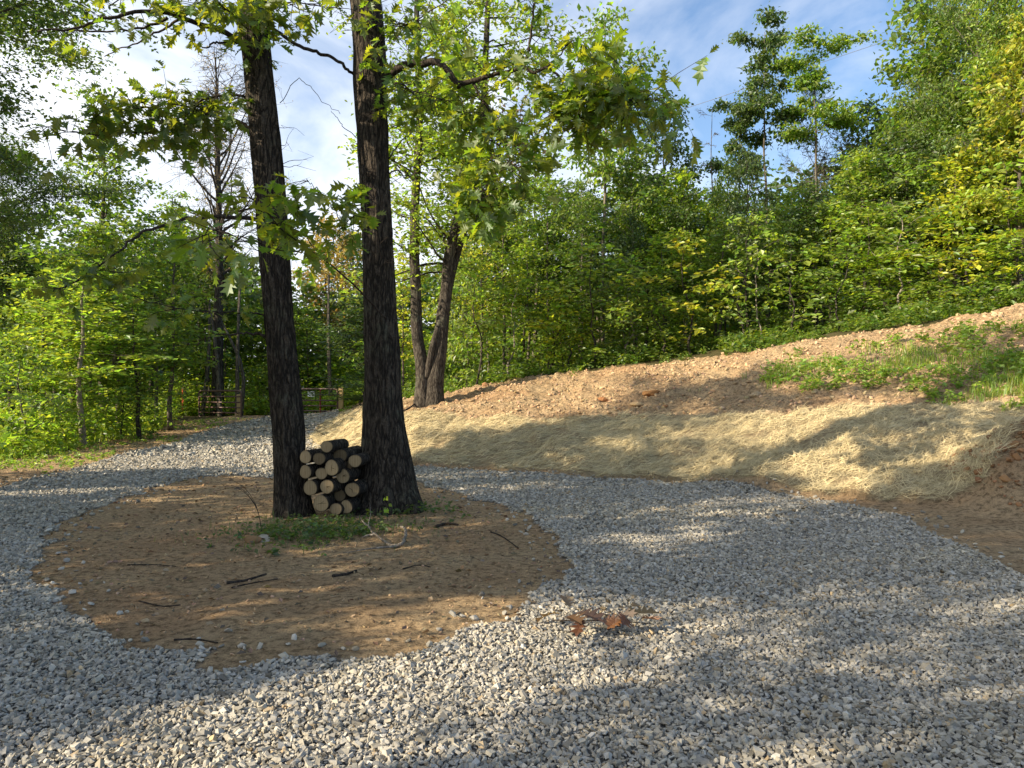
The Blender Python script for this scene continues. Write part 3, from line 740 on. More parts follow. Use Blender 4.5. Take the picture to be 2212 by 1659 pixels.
# far wood as one mass
r = np.random.default_rng(5)
fb = MB(); n = 95000
ang = r.uniform(-46, 46, n); dist = r.uniform(44, 62, n)
x = np.sin(np.radians(ang)) * dist; y = np.cos(np.radians(ang)) * dist
hgt = np.where(x > -3, 5.5, 8.0) + 3.5 * (vnoise(x * .16, y * .16, 3)) + np.clip(x, 0, 40) * .08
gap = np.exp(-((x + 11) / 7) ** 2); hgt = hgt * (1 - .35 * gap)
z = H(x, y) + hgt * r.uniform(0, 1, n) ** .8
z += fbm(x * .5, z * .7, 3, 8) * .6
fb.add(*leaves(np.stack([x, y, z], -1), r.uniform(.25, .55, n), r, 1, .8, .7))
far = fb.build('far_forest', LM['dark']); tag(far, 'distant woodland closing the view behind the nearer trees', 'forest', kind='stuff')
fb = MB()
for i in range(120):
    a = R(r.uniform(-42, 42)); d = r.uniform(36, 60); x = math.sin(a) * d; y = math.cos(a) * d; z = float(H(x, y)); h = r.uniform(4, 7)
    add_tube(fb, resample([(x, y, z), (x + r.normal(0, .2), y, z + h / 2), (x + r.normal(0, .4), y, z + h)], 6), np.linspace(.12, .05, 6), 5, cap=False)
tag(fb.build('far_tree_stems', M_BARK2, far), None, None)

# ------------------------------------------------------------------ undergrowth, grass, weeds
def blades(x, y, h, w, r, cA=(1, 1, 1)):
    n = len(x); z = HG(x, y); a = r.uniform(0, 6.28, n); b = r.uniform(.1, .7, n) * h
    p = np.stack([x, y, z - .01], -1); d = np.stack([np.cos(a), np.sin(a), 0 * a], -1); s = np.stack([-np.sin(a), np.cos(a), 0 * a], -1) * (w / 2)[:, None]
    m = p + d * (b * .3)[:, None] + np.stack([0 * h, 0 * h, h * .6], -1); t = p + d * b[:, None] + np.stack([0 * h, 0 * h, h * .92], -1)
    V = np.stack([p - s, p + s, m - s * .8, m + s * .8, t - s * .1, t + s * .1], 1).reshape(-1, 3)
    F = (np.array([[0, 1, 3, 2], [2, 3, 5, 4]])[None] + (np.arange(n) * 6)[:, None, None]).reshape(-1, 4)
    v = r.uniform(.7, 1.25, (n, 1)); c = np.hstack([v * r.uniform(.8, 1.3, (n, 1)), v, v * .9]) * np.array(cA)
    return V, F, np.repeat(c, 6, axis=0)
def weeds(mb, x, y, hmax, nleaf, ls, r):
    """little leafy plants: leaves stacked over each point"""
    n = len(x); hh = hmax * r.uniform(.3, 1, n)
    X = np.repeat(x, nleaf) + r.normal(0, 1, n * nleaf) * np.repeat(hh, nleaf) * .35; Y = np.repeat(y, nleaf) + r.normal(0, 1, n * nleaf) * np.repeat(hh, nleaf) * .35
    Z = HG(X, Y) + .02 + np.repeat(hh, nleaf) * r.uniform(0, 1, n * nleaf) ** .8
    mb.add(*leaves(np.stack([X, Y, Z], -1), np.exp(r.normal(math.log(ls), .3, n * nleaf)), r, 1, .55, .6))
gb = MB()
x, y = scatter(2, 12.5, 12.4, 19.5, 560, r)
k = grass_m(x, y) & (fbm(x * .9, y * 1.1, 4, 19) * 1.9 + .22 + .12 * (x - 7) > r.uniform(0, 1, len(x))); x, y = x[k], y[k]
gb.add(*blades(x, y, r.uniform(.08, .28, len(x)), r.uniform(.010, .020, len(x)), r))
x, y = scatter(2, 12.5, 12.4, 19.5, 16, r)
k = grass_m(x, y) & (fbm(x * 1.1, y * 1.1, 4, 19) + .25 * (x - 7) / 4 > -.12); weeds(gb, x[k], y[k], .3, 26, .085, r)
x, y = scatter(2, 12.5, 12.4, 19.5, 3, r); k = grass_m(x, y); weeds(gb, x[k], y[k], .2, 14, .06, r)
tag(gb.build('bank_grass', LM['grass']), 'fresh green grass and weeds sprouting on the sunny bank', 'grass', kind='stuff')
gb = MB()
x, y = scatter(-24, -4, 15, 38, 110, r)
k = forest_m(x, y) & (x < -8 + (y - 30) * .05) & (y < np.interp(x, [-24, -12, -6], [22, 30, 40])); x, y = x[k], y[k]
gb.add(*blades(x, y, r.uniform(.06, .25, len(x)), r.uniform(.015, .03, len(x)), r))
x, y = scatter(-16, -4, 12, 32, 12, r); k = ~gravel_m(x, y) & ~forest_m(x, y) & ~straw_m(x, y) & (x < -6.5) & (fbm(x * .9, y * .9, 3, 29) > .05); weeds(gb, x[k], y[k], .12, 16, .06, r)
tag(gb.build('verge_grass', LM['grass']), 'short grass and weeds along the left side of the driveway', 'grass', kind='stuff')
ub = MB()
x, y = scatter(-5, 15, 18, 34, 7, r)
k = forest_m(x, y) & (y < np.interp(x, CRX, CRY) + 8); k &= fbm(x * .7, y * .7, 3, 88) > -.15; weeds(ub, x[k], y[k], .6, 40, .12, r)
x, y = scatter(-5, 15, 18, 28, 14, r)
k = (y > np.interp(x, CRX, CRY) - .1 + .5 * fbm(x * .6, y * .6, 2, 3)) & (y < np.interp(x, CRX, CRY) + 1.6) & (x > -3.5); k &= fbm(x * .9, y * .9, 3, 98) > -.05; weeds(ub, x[k], y[k], .25, 24, .08, r)
x, y = scatter(-4, 26, 31, 44, 2.6, r); weeds(ub, x, y, 3.6, 60, .22, r)
tag(ub.build('wood_edge_undergrowth', LM['green']), 'low leafy undergrowth along the top of the bank', 'undergrowth', kind='stuff')
ub = MB()
x, y = scatter(-30, -4, 16, 44, 4.5, r)
k = forest_m(x, y) & ~((x > -15.6) & (x > -.44 * y - .3) & (y > 24) & (y < 37)); weeds(ub, x[k], y[k], 1.1, 42, .13, r)
x, y = scatter(-18, -4, 36.5, 42, 8, r); weeds(ub, x, y, 1.3, 46, .14, r)
x, y = scatter(-34, -3, 39, 48, 2.6, r); weeds(ub, x, y, 3.4, 60, .22, r)
tag(ub.build('left_wood_undergrowth', LM['bright']), 'low leafy undergrowth on the shady floor of the left wood', 'undergrowth', kind='stuff')

# ------------------------------------------------------------------ the two oaks
def oak_trunk(rows, Y, top_ext, k=72, n=260, seed=0):
    pts = []; rad = []
    for fy, a, b in rows:
        p = P((a + b) / 2, fy, Y); pts.append(p); rad.append((b - a) / 2 * S / FPX * Y)
    pts = np.array(pts[::-1]); rad = np.array(rad[::-1])
    pts = np.vstack([pts, top_ext[0]]); rad = np.append(rad, top_ext[1])
    path = resample(pts, n); rr = np.interp(np.linspace(0, 1, n), np.linspace(0, 1, len(rad)), rad)
    o = path[0].copy()
    def rf(pp, a, r_):
        z = pp[:, 2:3] - o[2]; A = a[None, :]
        seg = A / (2 * math.pi) * 22
        f = np.abs(fbm(np.cos(A) * 5 + 0 * z + seed, np.sin(A) * 5 + z * .9, 4, 3 + seed))
        f2 = fbm(np.cos(A) * 9 + seed + z * .35, np.sin(A) * 9 + z * 1.3, 3, 13 + seed)
        fl = np.exp(-np.clip(z, 0, 9) / .22) * (.13 * np.cos(A * 4 + seed) + .08 * np.cos(A * 7 + 1 + seed) + .06)
        lump = .05 * fbm(np.cos(A) * 1.3 + seed, z * .8 + np.sin(A), 3, 23)
        return r_ * (1 + fl + lump) + (f * .035 - .012) + f2 * .010
    mb = MB(); add_tube(mb, path - o, rr, k, rfun=rf); return mb, o, path
rowsL = [(0,512,574),(100,522,582),(300,540,605),(500,558,620),(700,573,636),(900,588,655),(1000,591,660),(1060,592,668),(1100,590,676),(1124,586,684)]
rowsR = [(0,755,825),(200,765,832),(400,777,843),(600,784,853),(800,787,866),(900,785,872),(960,782,882),(1010,776,892),(1055,769,901),(1084,763,910),(1104,758,916)]
YL, YR = 9.75, 10.2
tL, oL, pathL = oak_trunk(rowsL, YL, (P(470, -560, YL), .10), seed=1)
tR, oR, pathR = oak_trunk(rowsR, YR, (P(720, -640, YR), .12), seed=2)
oakL = thing('oak_tree', 'slimmer dark furrowed oak on the left of the firewood, leaning left', 'tree', tuple(oL), 0, 'oaks with firewood stacked between them')
oakR = thing('oak_tree', 'thicker dark oak with flared base on the right of the firewood', 'tree', tuple(oR), 0, 'oaks with firewood stacked between them')
tL.build('trunk', M_BARK, oakL, smooth=True); tR.build('trunk', M_BARK, oakR, smooth=True)

BRM = {}
def branch(reg, o, pts, r0, r1, jit=.012, k=7):
    """pts: (fx, fy, Y)"""
    W = resample([P(*p) for p in pts], len(pts) * 5)
    W = W + np.stack([fbm(np.arange(len(W)) * .7, np.full(len(W), j * 9. + pts[0][0]), 2, 3) for j in range(3)], -1) * jit * 2
    mb = MB(); reg.append(mb); BRM[id(W)] = (mb, W)
    t = np.linspace(0, 1, len(W)); add_tube(mb, W - o, r0 + (r1 - r0) * t ** .8, k); return W
def leafy(mb, lb, o, W, n, r, tl=(.25, .6), nl=(4, 8), ls=.15, g0=.3, droop=-.1, dirv=None, sub=True):
    """twigs with lobed leaves along the world path W"""
    mb = BRM[id(W)][0]
    pos = []; Ds = []; Ns = []
    for i in range(n):
        g = r.uniform(g0, 1.0); b = np.array([np.interp(g * (len(W) - 1), np.arange(len(W)), W[:, k]) for k in range(3)])
        d = norm(r.normal(0, 1, 3) * np.array([1, .9, .55]) + np.array([0, 0, droop]) + (0 if dirv is None else np.array(dirv)))
        L_ = r.uniform(*tl); p2 = b + d * L_ * .5 + r.normal(0, .04, 3); p3 = b + d * L_ + r.normal(0, .05, 3)
        tw = resample([b, p2, p3], 6); add_tube(mb, tw - o, np.linspace(.0055, .002, 6), 4, cap=False)
        m = r.integers(*nl)
        for j in range(m):
            h = 1.0 if j < m * .6 else r.uniform(.35, 1); q = np.array([np.interp(h * 5, np.arange(6), tw[:, k]) for k in range(3)])
            dd = norm(d * .5 + r.normal(0, .8, 3) * np.array([1, 1, .5]) + np.array([0, 0, -.25])); st = q + dd * .03
            pos.append(st); Ds.append(dd); Ns.append(norm(np.array([0, 0, 1.]) + r.normal(0, .5, 3)))
    if pos:
        lb.add(*oak_leaves(np.array(pos) - o, np.array(Ds), np.array(Ns), ls * np.exp(r.normal(0, .22, len(pos))), r))
r = np.random.default_rng(21)
bL, lL, bR, lR = [], MB(), [], MB()
Y = YL
W1 = branch(bL, oL, [(528,95,Y),(470,64,Y-.2),(400,42,Y-.4),(340,25,Y-.6),(260,33,Y-.8),(210,43,Y-.9),(160,62,Y-1),(80,67,Y-1.1)], .040, .010)
W2 = branch(bL, oL, [(365,40,Y-.5),(330,52,Y-.5),(290,62,Y-.5),(200,68,Y-.6),(140,64,Y-.7)], .020, .008)
W3 = branch(bL, oL, [(385,42,Y-.45),(340,70,Y-.3),(290,95,Y-.2),(225,120,Y)], .018, .006)
W4 = branch(bL, oL, [(390,36,Y-.45),(420,12,Y-.6),(460,-5,Y-.7),(520,-30,Y-.8)], .014, .010)
W5 = branch(bL, oL, [(530,92,Y),(490,90,Y-.2),(460,95,Y-.3),(440,105,Y-.3)], .022, .008)
W6 = branch(bL, oL, [(545,210,Y),(500,206,Y-.1),(455,209,Y-.2),(420,228,Y-.3),(380,225,Y-.3),(320,232,Y-.4),(230,238,Y-.5)], .020, .005)
W7 = branch(bL, oL, [(548,280,Y),(520,266,Y),(480,248,Y-.1),(450,246,Y-.2),(410,268,Y-.2),(360,282,Y-.3),(290,287,Y-.4),(190,290,Y-.6),(90,272,Y-.7)], .024, .005)
W8 = branch(bL, oL, [(575,480,Y),(515,470,Y-.2),(470,468,Y-.3),(420,470,Y-.4),(370,480,Y-.5),(320,498,Y-.6),(280,522,Y-.7),(247,553,Y-.8),(200,580,Y-.9),(150,613,Y-1),(110,628,Y-1.1)], .030, .008)
W9 = branch(bL, oL, [(580,684,Y),(533,675,Y-.2),(483,674,Y-.3),(383,665,Y-.5),(300,650,Y-.6)], .014, .004)
W10 = branch(bL, oL, [(585,727,Y),(550,720,Y-.1),(520,719,Y-.2),(467,722,Y-.3)], .022, .008)
W11 = branch(bL, oL, [(560,40,Y),(585,60,Y+.1),(633,93,Y+.2),(683,113,Y+.3),(717,125,Y+.4),(745,145,Y+.4),(770,168,Y+.6)], .026, .020)
W12 = branch(bL, oL, [(605,225,Y),(640,172,Y+.2),(672,190,Y+.3),(700,222,Y+.3),(735,245,Y+.3)], .005, .003)
leafy(bL, lL, oL, W1, 16, r, ls=.13, g0=.2, tl=(.15, .4), nl=(2, 5)); leafy(bL, lL, oL, W4, 26, r, ls=.15, g0=0, nl=(3, 7), tl=(.2, .5))
leafy(bL, lL, oL, W6, 56, r, ls=.15, g0=.3, tl=(.15, .45)); leafy(bL, lL, oL, W7, 60, r, ls=.15, g0=.35, tl=(.15, .5))
leafy(bL, lL, oL, W8, 20, r, ls=.13, g0=.7, tl=(.15, .4)); leafy(bL, lL, oL, W2, 8, r, ls=.13, tl=(.1, .3), nl=(2, 5))
leafy(bL, lL, oL, W9, 12, r, ls=.12, g0=.5)
# sprays over the top of the stem
Wt = branch(bL, oL, [(545,70,Y-.3),(560,40,Y-.6),(600,15,Y-.7),(650,5,Y-.7),(740,20,Y-.6)], .012, .006)
leafy(bL, lL, oL, Wt, 34, r, ls=.15, g0=0, tl=(.15, .5), nl=(4, 7))
Wt = branch(bL, oL, [(530,60,Y-.3),(500,30,Y-.7),(450,-10,Y-.9),(330,-30,Y-1.2),(235,10,Y-1.4)], .012, .006)
leafy(bL, lL, oL, Wt, 30, r, ls=.15, g0=0, tl=(.15, .45), nl=(3, 6))
# right oak
Y = YR
V1 = branch(bR, oR, [(815,185,Y),(845,158,Y-.1),(880,140,Y-.2),(915,137,Y-.3),(944,133,Y-.35),(966,150,Y-.4),(984,175,Y-.5),(992,188,Y-.5)], .062, .034, .006, 9)
V2 = branch(bR, oR, [(985,180,Y-.5),(1005,179,Y-.5),(1030,172,Y-.55),(1062,162,Y-.6),(1104,154,Y-.7),(1130,147,Y-.75),(1154,157,Y-.8),(1177,147,Y-.85),(1197,155,Y-.9),(1216,180,Y-.95),(1237,213,Y-1),(1250,247,Y-1.05),(1266,272,Y-1.1)], .040, .007, .004, 8)
V3 = branch(bR, oR, [(1130,147,Y-.75),(1142,107,Y-.8),(1150,50,Y-.9),(1156,-20,Y-1)], .020, .012)
V4 = branch(bR, oR, [(1022,178,Y-.5),(1044,217,Y-.6),(1064,253,Y-.7),(1080,287,Y-.8),(1081,337,Y-.8),(1100,350,Y-.9),(1107,372,Y-.9)], .022, .006, .006)
V5 = branch(bR, oR, [(1177,147,Y-.85),(1210,117,Y-.9),(1237,88,Y-1),(1270,110,Y-1.1),(1290,135,Y-1.2)], .012, .003)
V6 = branch(bR, oR, [(1237,213,Y-1),(1265,202,Y-1.1),(1300,198,Y-1.2),(1360,203,Y-1.4),(1420,215,Y-1.5)], .010, .004)
V7 = branch(bR, oR, [(1081,325,Y-.8),(1050,400,Y-.9),(1040,430,Y-1),(1030,470,Y-1)], .006, .003)
V8 = branch(bR, oR, [(825,205,Y),(850,180,Y-.2),(900,200,Y-.3),(960,215,Y-.4),(1010,250,Y-.4)], .012, .004)
V9 = branch(bR, oR, [(838,345,Y),(860,310,Y+.1),(890,285,Y+.2),(850,268,Y+.2)], .010, .004)
V10 = branch(bR, oR, [(840,375,Y),(862,368,Y),(875,385,Y),(890,360,Y+.1),(940,325,Y+.3)], .012, .004)
V11 = branch(bR, oR, [(828,80,Y),(860,60,Y-.2),(900,45,Y-.3),(980,-10,Y-.5)], .012, .006)
V12 = branch(bR, oR, [(770,300,Y),(740,270,Y-.2),(728,258,Y-.3),(715,240,Y-.3)], .006, .003)
leafy(bR, lR, oR, V2, 40, r, ls=.15, g0=.75, tl=(.2, .6), nl=(4, 8)); leafy(bR, lR, oR, V6, 110, r, ls=.16, g0=.1, tl=(.2, .75), nl=(5, 9))
leafy(bR, lR, oR, V2, 20, r, ls=.13, g0=.2, tl=(.15, .4), nl=(2, 4)); leafy(bR, lR, oR, V4, 70, r, ls=.15, g0=.05, tl=(.2, .7), nl=(4, 8))
leafy(bR, lR, oR, V7, 44, r, ls=.16, g0=.2, tl=(.15, .55), nl=(4, 8)); leafy(bR, lR, oR, V8, 50, r, ls=.14, g0=.2, tl=(.2, .6), nl=(4, 7))
leafy(bR, lR, oR, V3, 24, r, ls=.14, g0=0, tl=(.2, .6), nl=(3, 6)); leafy(bR, lR, oR, V5, 10, r, ls=.12, g0=.2, nl=(2, 4)); leafy(bR, lR, oR, V11, 40, r, ls=.14, g0=.1, tl=(.2, .7))
# low branch reaching towards the viewer with the bright leaves
C1 = branch(bR, oR, [(835,690,Y-.3),(807,659,Y-.45),(775,626,Y-1.0),(719,575,Y-1.9),(672,542,Y-2.5),(614,500,Y-3.0),(574,458,Y-3.3),(532,419,Y-3.5)], .016, .004, .004, 6)
C2 = branch(bR, oR, [(705,565,Y-2.0),(719,519,Y-2.2),(744,486,Y-2.4),(767,462,Y-2.5)], .007, .004)
C3 = branch(bR, oR, [(742,488,Y-2.4),(707,433,Y-2.7),(684,411,Y-2.9),(665,386,Y-3.1)], .005, .003)
C4 = branch(bR, oR, [(672,542,Y-2.5),(610,540,Y-2.9),(540,520,Y-3.3),(470,500,Y-3.6),(430,510,Y-3.8)], .006, .003)
C5 = branch(bR, oR, [(690,560,Y-2.2),(650,480,Y-2.7),(640,420,Y-3.0)], .005, .003)
r = np.random.default_rng(33)
leafy(bR, lR, oR, C1, 17, r, ls=.155, g0=.5, tl=(.1, .35), nl=(4, 7)); leafy(bR, lR, oR, C4, 17, r, ls=.16, g0=.15, tl=(.12, .5), nl=(4, 7))
leafy(bR, lR, oR, C3, 10, r, ls=.15, g0=.2, tl=(.1, .28), nl=(3, 6)); leafy(bR, lR, oR, C2, 7, r, ls=.155, g0=.6, tl=(.1, .3), nl=(3, 6))
leafy(bR, lR, oR, C5, 7, r, ls=.15, g0=.3, tl=(.1, .3), nl=(4, 6))
C6 = branch(bR, oR, [(767,462,Y-2.5),(790,440,Y-2.6),(815,425,Y-2.7)], .004, .003)
leafy(bR, lR, oR, C6, 7, r, ls=.16, g0=.3, tl=(.08, .22), nl=(4, 6))
# bare little twigs along both stems
def shoots(reg, o, path, n, r, z0, z1):
    mb = MB(); reg.insert(0, mb)
    for i in range(n):
        z = r.uniform(z0, z1); c = np.array([np.interp(z, path[:, 2], path[:, k]) for k in range(3)]); a = r.uniform(0, 6.28)
        d = np.array([math.cos(a), math.sin(a), r.uniform(-.1, .6)]); p = [c + d * .15]
        for _ in range(4): d = norm(d + r.normal(0, .45, 3)); p.append(p[-1] + d * r.uniform(.06, .16))
        W = resample(p, 10); add_tube(mb, W - o, np.linspace(.005, .0015, 10), 4, cap=False)
        b = W[5]; add_tube(mb, np.array([b, b + r.normal(0, .09, 3), b + r.normal(0, .16, 3)]) - o, np.array([.003, .002, .001]), 3, cap=False)
shoots(bL, oL, pathL, 55, r, .6, 6.8); shoots(bR, oR, pathR, 55, r, .6, 6.8)
# crowns above the picture
def upper(reg, lb, o, path, r, n, z0, z1):
    for i in range(n):
        mb = MB(); reg.append(mb)
        z = r.uniform(z0, z1); c = np.array([np.interp(z, path[:, 2], path[:, k]) for k in range(3)]); a = i * 2.4 + r.normal(0, .3)
        el = r.uniform(.15, .8); d = np.array([math.cos(a) * math.cos(el), math.sin(a) * math.cos(el), math.sin(el)]); L_ = r.uniform(1.6, 3.2)
        p = [c]
        for _ in range(5): d = norm(d + r.normal(0, .15, 3) + [0, 0, -.02]); p.append(p[-1] + d * L_ / 5)
        W = resample(p, 16); W[:, 2] = np.maximum(W[:, 2], 6.6); add_tube(mb, W - o, np.linspace(.05, .008, 16), 5, cap=False)
        q = []
        for _ in range(26):
            b = W[r.integers(5, 16)]; e = b + r.normal(0, 1, 3) * np.array([.5, .5, .35]); q.append(e + r.normal(0, .2, (10, 3)) * [1, 1, .6])
        q = np.concatenate(q); q[:, 2] = np.where(q[:, 2] < 6.9, 6.9 + r.uniform(0, .5, len(q)), q[:, 2])
        lb.add(*leaves(q - o, r.uniform(.11, .19, len(q)), r, 1, .5, .6))
upper(bL, lL, oL, pathL, r, 8, 7.2, 11); upper(bR, lR, oR, pathR, r, 9, 7.4, 11.5)
for reg, ok in ((bL, oakL), (bR, oakR)):
    for i, mb in enumerate(reg):
        ob = mb.build('fine_shoots' if i == 0 else 'branch', M_BARKT, ok, smooth=True)
        if i == 0: ob['kind'] = 'stuff'
lL.build('foliage', LM['oak'], oakL); lR.build('foliage', LM['oak'], oakR)

# ------------------------------------------------------------------ forked three-stemmed tree on the bank
Yf = 22.5
bp = P(925, 862, Yf); bp[2] = float(H(bp[0], bp[1])) - .1
fork = thing('forked_tree', 'tree with three stems forking at the ground, left end of the dirt bank', 'tree', tuple(bp))
def stem(pts, r0, r1, fl=True):
    mb = MB(); W = resample([bp + np.array([(p[0] - 927) * .0137, 0, 0]) if (i == 0 and fl) else P(*p) for i, p in enumerate(pts)], 70)
    def rf(pp, a, r_): return r_ * (1 + .08 * fbm(np.cos(a)[None] * 3 + pts[1][0], np.sin(a)[None] * 3 + pp[:, 2:3] * 1.2, 3, 4))
    add_tube(mb, W - bp, np.linspace(r0, r1, 70) * (1 + .5 * fl * np.exp(-np.arange(70) / 4.)), 14, rfun=rf); mb.build('trunk', M_BARKF, fork, smooth=True); return W
S1 = stem([(915,862,Yf),(912,800,Yf),(901,720,Yf),(898,620,Yf),(895,553,Yf),(896,467,Yf),(900,380,Yf),(905,300,Yf),(906,200,Yf),(900,60,Yf),(905,-200,Yf)], .20, .07)
S2 = stem([(938,862,Yf),(941,815,Yf),(950,753,Yf),(956,686,Yf),(965,620,Yf),(970,553,Yf),(990,470,Yf),(1022,360,Yf),(1042,250,Yf),(1050,100,Yf),(1060,-150,Yf)], .25, .07)
S3 = stem([(955,700,Yf),(964,650,Yf+.1),(985,560,Yf+.3),(1003,500,Yf+.3),(1018,450,Yf+.3),(1030,380,Yf+.3),(1020,250,Yf+.5)], .13, .05, False)
S4 = stem([(922,815,Yf-.1),(934,750,Yf-.2),(952,690,Yf-.1)], .10, .085, False)
fl_ = MB(); FB = []; r = np.random.default_rng(41)
def limbs(W, n, i0, L0, leaf, dens=24):
    for i in range(n):
        fb_ = MB(); FB.append(fb_); k = r.integers(i0, len(W)); c = W[k]; a = r.uniform(0, 6.28); el = r.uniform(0, .8); d = np.array([math.cos(a) * math.cos(el), math.sin(a) * math.cos(el) * .8, math.sin(el)])
        p = [c]; L_ = L0 * r.uniform(.5, 1.1)
        for _ in range(5): d = norm(d + r.normal(0, .2, 3) + [0, 0, -.04]); p.append(p[-1] + d * L_ / 5)
        q = resample(p, 10); add_tube(fb_, q - bp, np.linspace(.035, .007, 10), 4, cap=False)
        for _ in range(9):
            b = q[r.integers(3, 10)]; e = b + r.normal(0, .45, 3) * [1, 1, .5]
            add_tube(fb_, np.array([b, e]) - bp, np.array([.008, .004]), 3, cap=False)
            pp = b + (e - b) * r.uniform(.2, 1.2, (dens, 1)) + r.normal(0, 1, (dens, 3)) * [.2, .2, .1]
            fl_.add(*leaves(pp - bp, np.exp(r.normal(math.log(.135), .25, dens)), r, 1, .6))
limbs(S1, 38, 24, 2.6, True, 27); limbs(S2, 42, 30, 3.0, True, 27); limbs(S3, 14, 38, 2.0, True, 30)
[q.build('branch', M_BARKF, fork, smooth=True) for q in FB]; fl_.build('foliage', LM['bright'], fork)
# withered brown spray
wb = MB(); pp = P(1115, 290, Yf - 1) + r.normal(0, 1, (260, 3)) * [.45, .3, .6]; V, F, c = leaves(pp - bp, r.uniform(.12, .2, 260), r, .3, .8); wb.add(V, F, c)
o = wb.build('withered_leaves', LM['brown'], fork); o['label'] = 'withered brown leaves hanging in the crown'

# ------------------------------------------------------------------ firewood
def crop(cx, cy): return ((700 + cx / 3.687) * .7373, (1200 + cy / 3.687) * .7373)
logs = [(948,400,130,0,'topmost log of the firewood stack'),(720,512,135,0,'upper left log of the stack touching the slimmer oak'),
 (867,530,135,0,'log with a dark ring in its cut face, just under the topmost log'),(1003,628,165,0,'large cracked log in the middle of the upper stack'),
 (1255,555,140,.12,'upper right log pressed against the thicker oak'),(720,672,140,0,'second log down beside the slimmer oak'),
 (893,690,130,.05,'small log in the centre left of the stack'),(772,845,158,0,'round log at the left of the lower stack'),
 (952,832,155,0,'round log at the middle of the lower stack'),(1125,718,150,.1,'half shaded log right of the large cracked log'),
 (1225,865,160,.12,'pale log low against the thicker oak'),(888,1012,172,0,'lowest big log with deep cracks at the foot of the stack'),
 (1048,1075,135,.05,'bottom log half buried in weeds left of the last one'),(1160,1050,140,.1,'bottom right log next to the root of the thicker oak'),
 (1095,500,150,.2,'dark barked log set back right of the topmost log'),(1090,925,130,.2,'dark set back log in the lower right of the stack'),
 (1165,610,120,.25,'shaded log hidden behind the upper right one')]
r = np.random.default_rng(51)
for i, (cx, cy, dd, back, lab) in enumerate(logs):
    Y0 = 9.45 + back; p = P(*crop(cx, cy), Y0); rad = dd / 3.687 * .7373 * S / FPX * Y0 / 2 * 1.02
    a = .20 + r.normal(0, .05); ax = norm(np.array([math.sin(a), math.cos(a), r.normal(0, .015)])); L_ = r.uniform(.5, .6)
    t = thing('firewood_log', lab, 'log', tuple(p), 0, 'logs stacked between the two oaks')
    k = 28; mb = MB(); sd = i * 3.1
    def rf(pp, A, r_, sd=sd): return r_ * (1 + .05 * np.cos(A * 2 + sd)[None] + .05 * fbm(np.cos(A)[None] * 2 + sd, np.sin(A)[None] * 2 + 0 * pp[:, 1:2], 3, 5) + .03 * fbm(np.cos(A)[None] * 6 + sd, pp[:, 1:2] * 12 + np.sin(A)[None] * 6, 2, 6))
    W = np.array([ax * L_ * q for q in np.linspace(0, 1, 14)])
    add_tube(mb, W, rad, k, rfun=rf); mb.build('bark', M_BARK, t, smooth=True)
    mb = MB(); U = norm(np.cross(ax, [0, 0, 1.])); Wv = np.cross(U, ax); aa = np.linspace(0, 2 * math.pi, 32, endpoint=False)
    rings = []; cc = []
    for q in (0, .45, .8, .965):
        rr = rad * q * (1 + .05 * np.cos(aa * 2 + sd) + .03 * np.sin(aa * 3 + sd))
        rings.append(-ax * (.006 + .002 * (1 - q)) + rr[:, None] * (np.cos(aa)[:, None] * U + np.sin(aa)[:, None] * Wv)); cc.append(np.full(32, [1.0, 1.02, .95, .72][len(cc)]))
    V = np.concatenate(rings); j = np.arange(32); j2 = (j + 1) % 32
    F = np.concatenate([np.stack([q * 32 + j, q * 32 + j2, (q + 1) * 32 + j2, (q + 1) * 32 + j], -1) for q in range(3)])
    cv = np.concatenate(cc) * r.uniform(.62, .92) * (.45 if 'dark' in lab or 'shaded log hidden' in lab else 1)  # dark logs get darker ends; the hidden log's shade is put into its colour
    mb.add(V, F, cv)
    f = mb.build('cut_face', M_CUT, t); 
    # the sawn end: object space of its own so the rings are centred on the heart
    if 'crack' in lab or i in (8, 10):
        cb = MB()
        for q in range(3):
            b = r.uniform(0, 6.28); w0 = .0; e = rad * r.uniform(.5, .9)
            d = math.cos(b) * U + math.sin(b) * Wv; s_ = np.cross(d, ax) * .003
            cb.add(np.array([-ax * .0095 - s_, -ax * .0095 + s_, -ax * .0095 + d * e * .5 + s_ * .7 + np.array([0, 0, .003]), -ax * .0095 + d * e, -ax * .0095 + d * e * .5 - s_ * .7 + np.array([0, 0, .003])]), [[0, 1, 2, 3, 4]], (.05, .035, .02))
        cb.build('crack', M_VC, f)
# weeds round the oaks
r = np.random.default_rng(61); ub = MB()
n = 260; x = r.normal(-2.15, .42, n); y = r.normal(8.6, .45, n); k = (y < 9.3) & (y > 7.3) & ~gravel_m(x, y); weeds(ub, x[k], y[k], .10, 8, .045, r)
n = 60; x = r.normal(-1.35, .35, n); y = r.normal(9.9, .3, n); weeds(ub, x, y, .14, 9, .05, r)
x = r.normal(-2.2, .6, 700); y = r.normal(8.7, .5, 700); ub.add(*blades(x, y, r.uniform(.03, .14, 700), r.uniform(.004, .009, 700), r))
tag(ub.build('oak_foot_weeds', LM['dark']), 'low weeds and ivy on the ground in front of the stacked firewood', 'ground cover', kind='stuff')
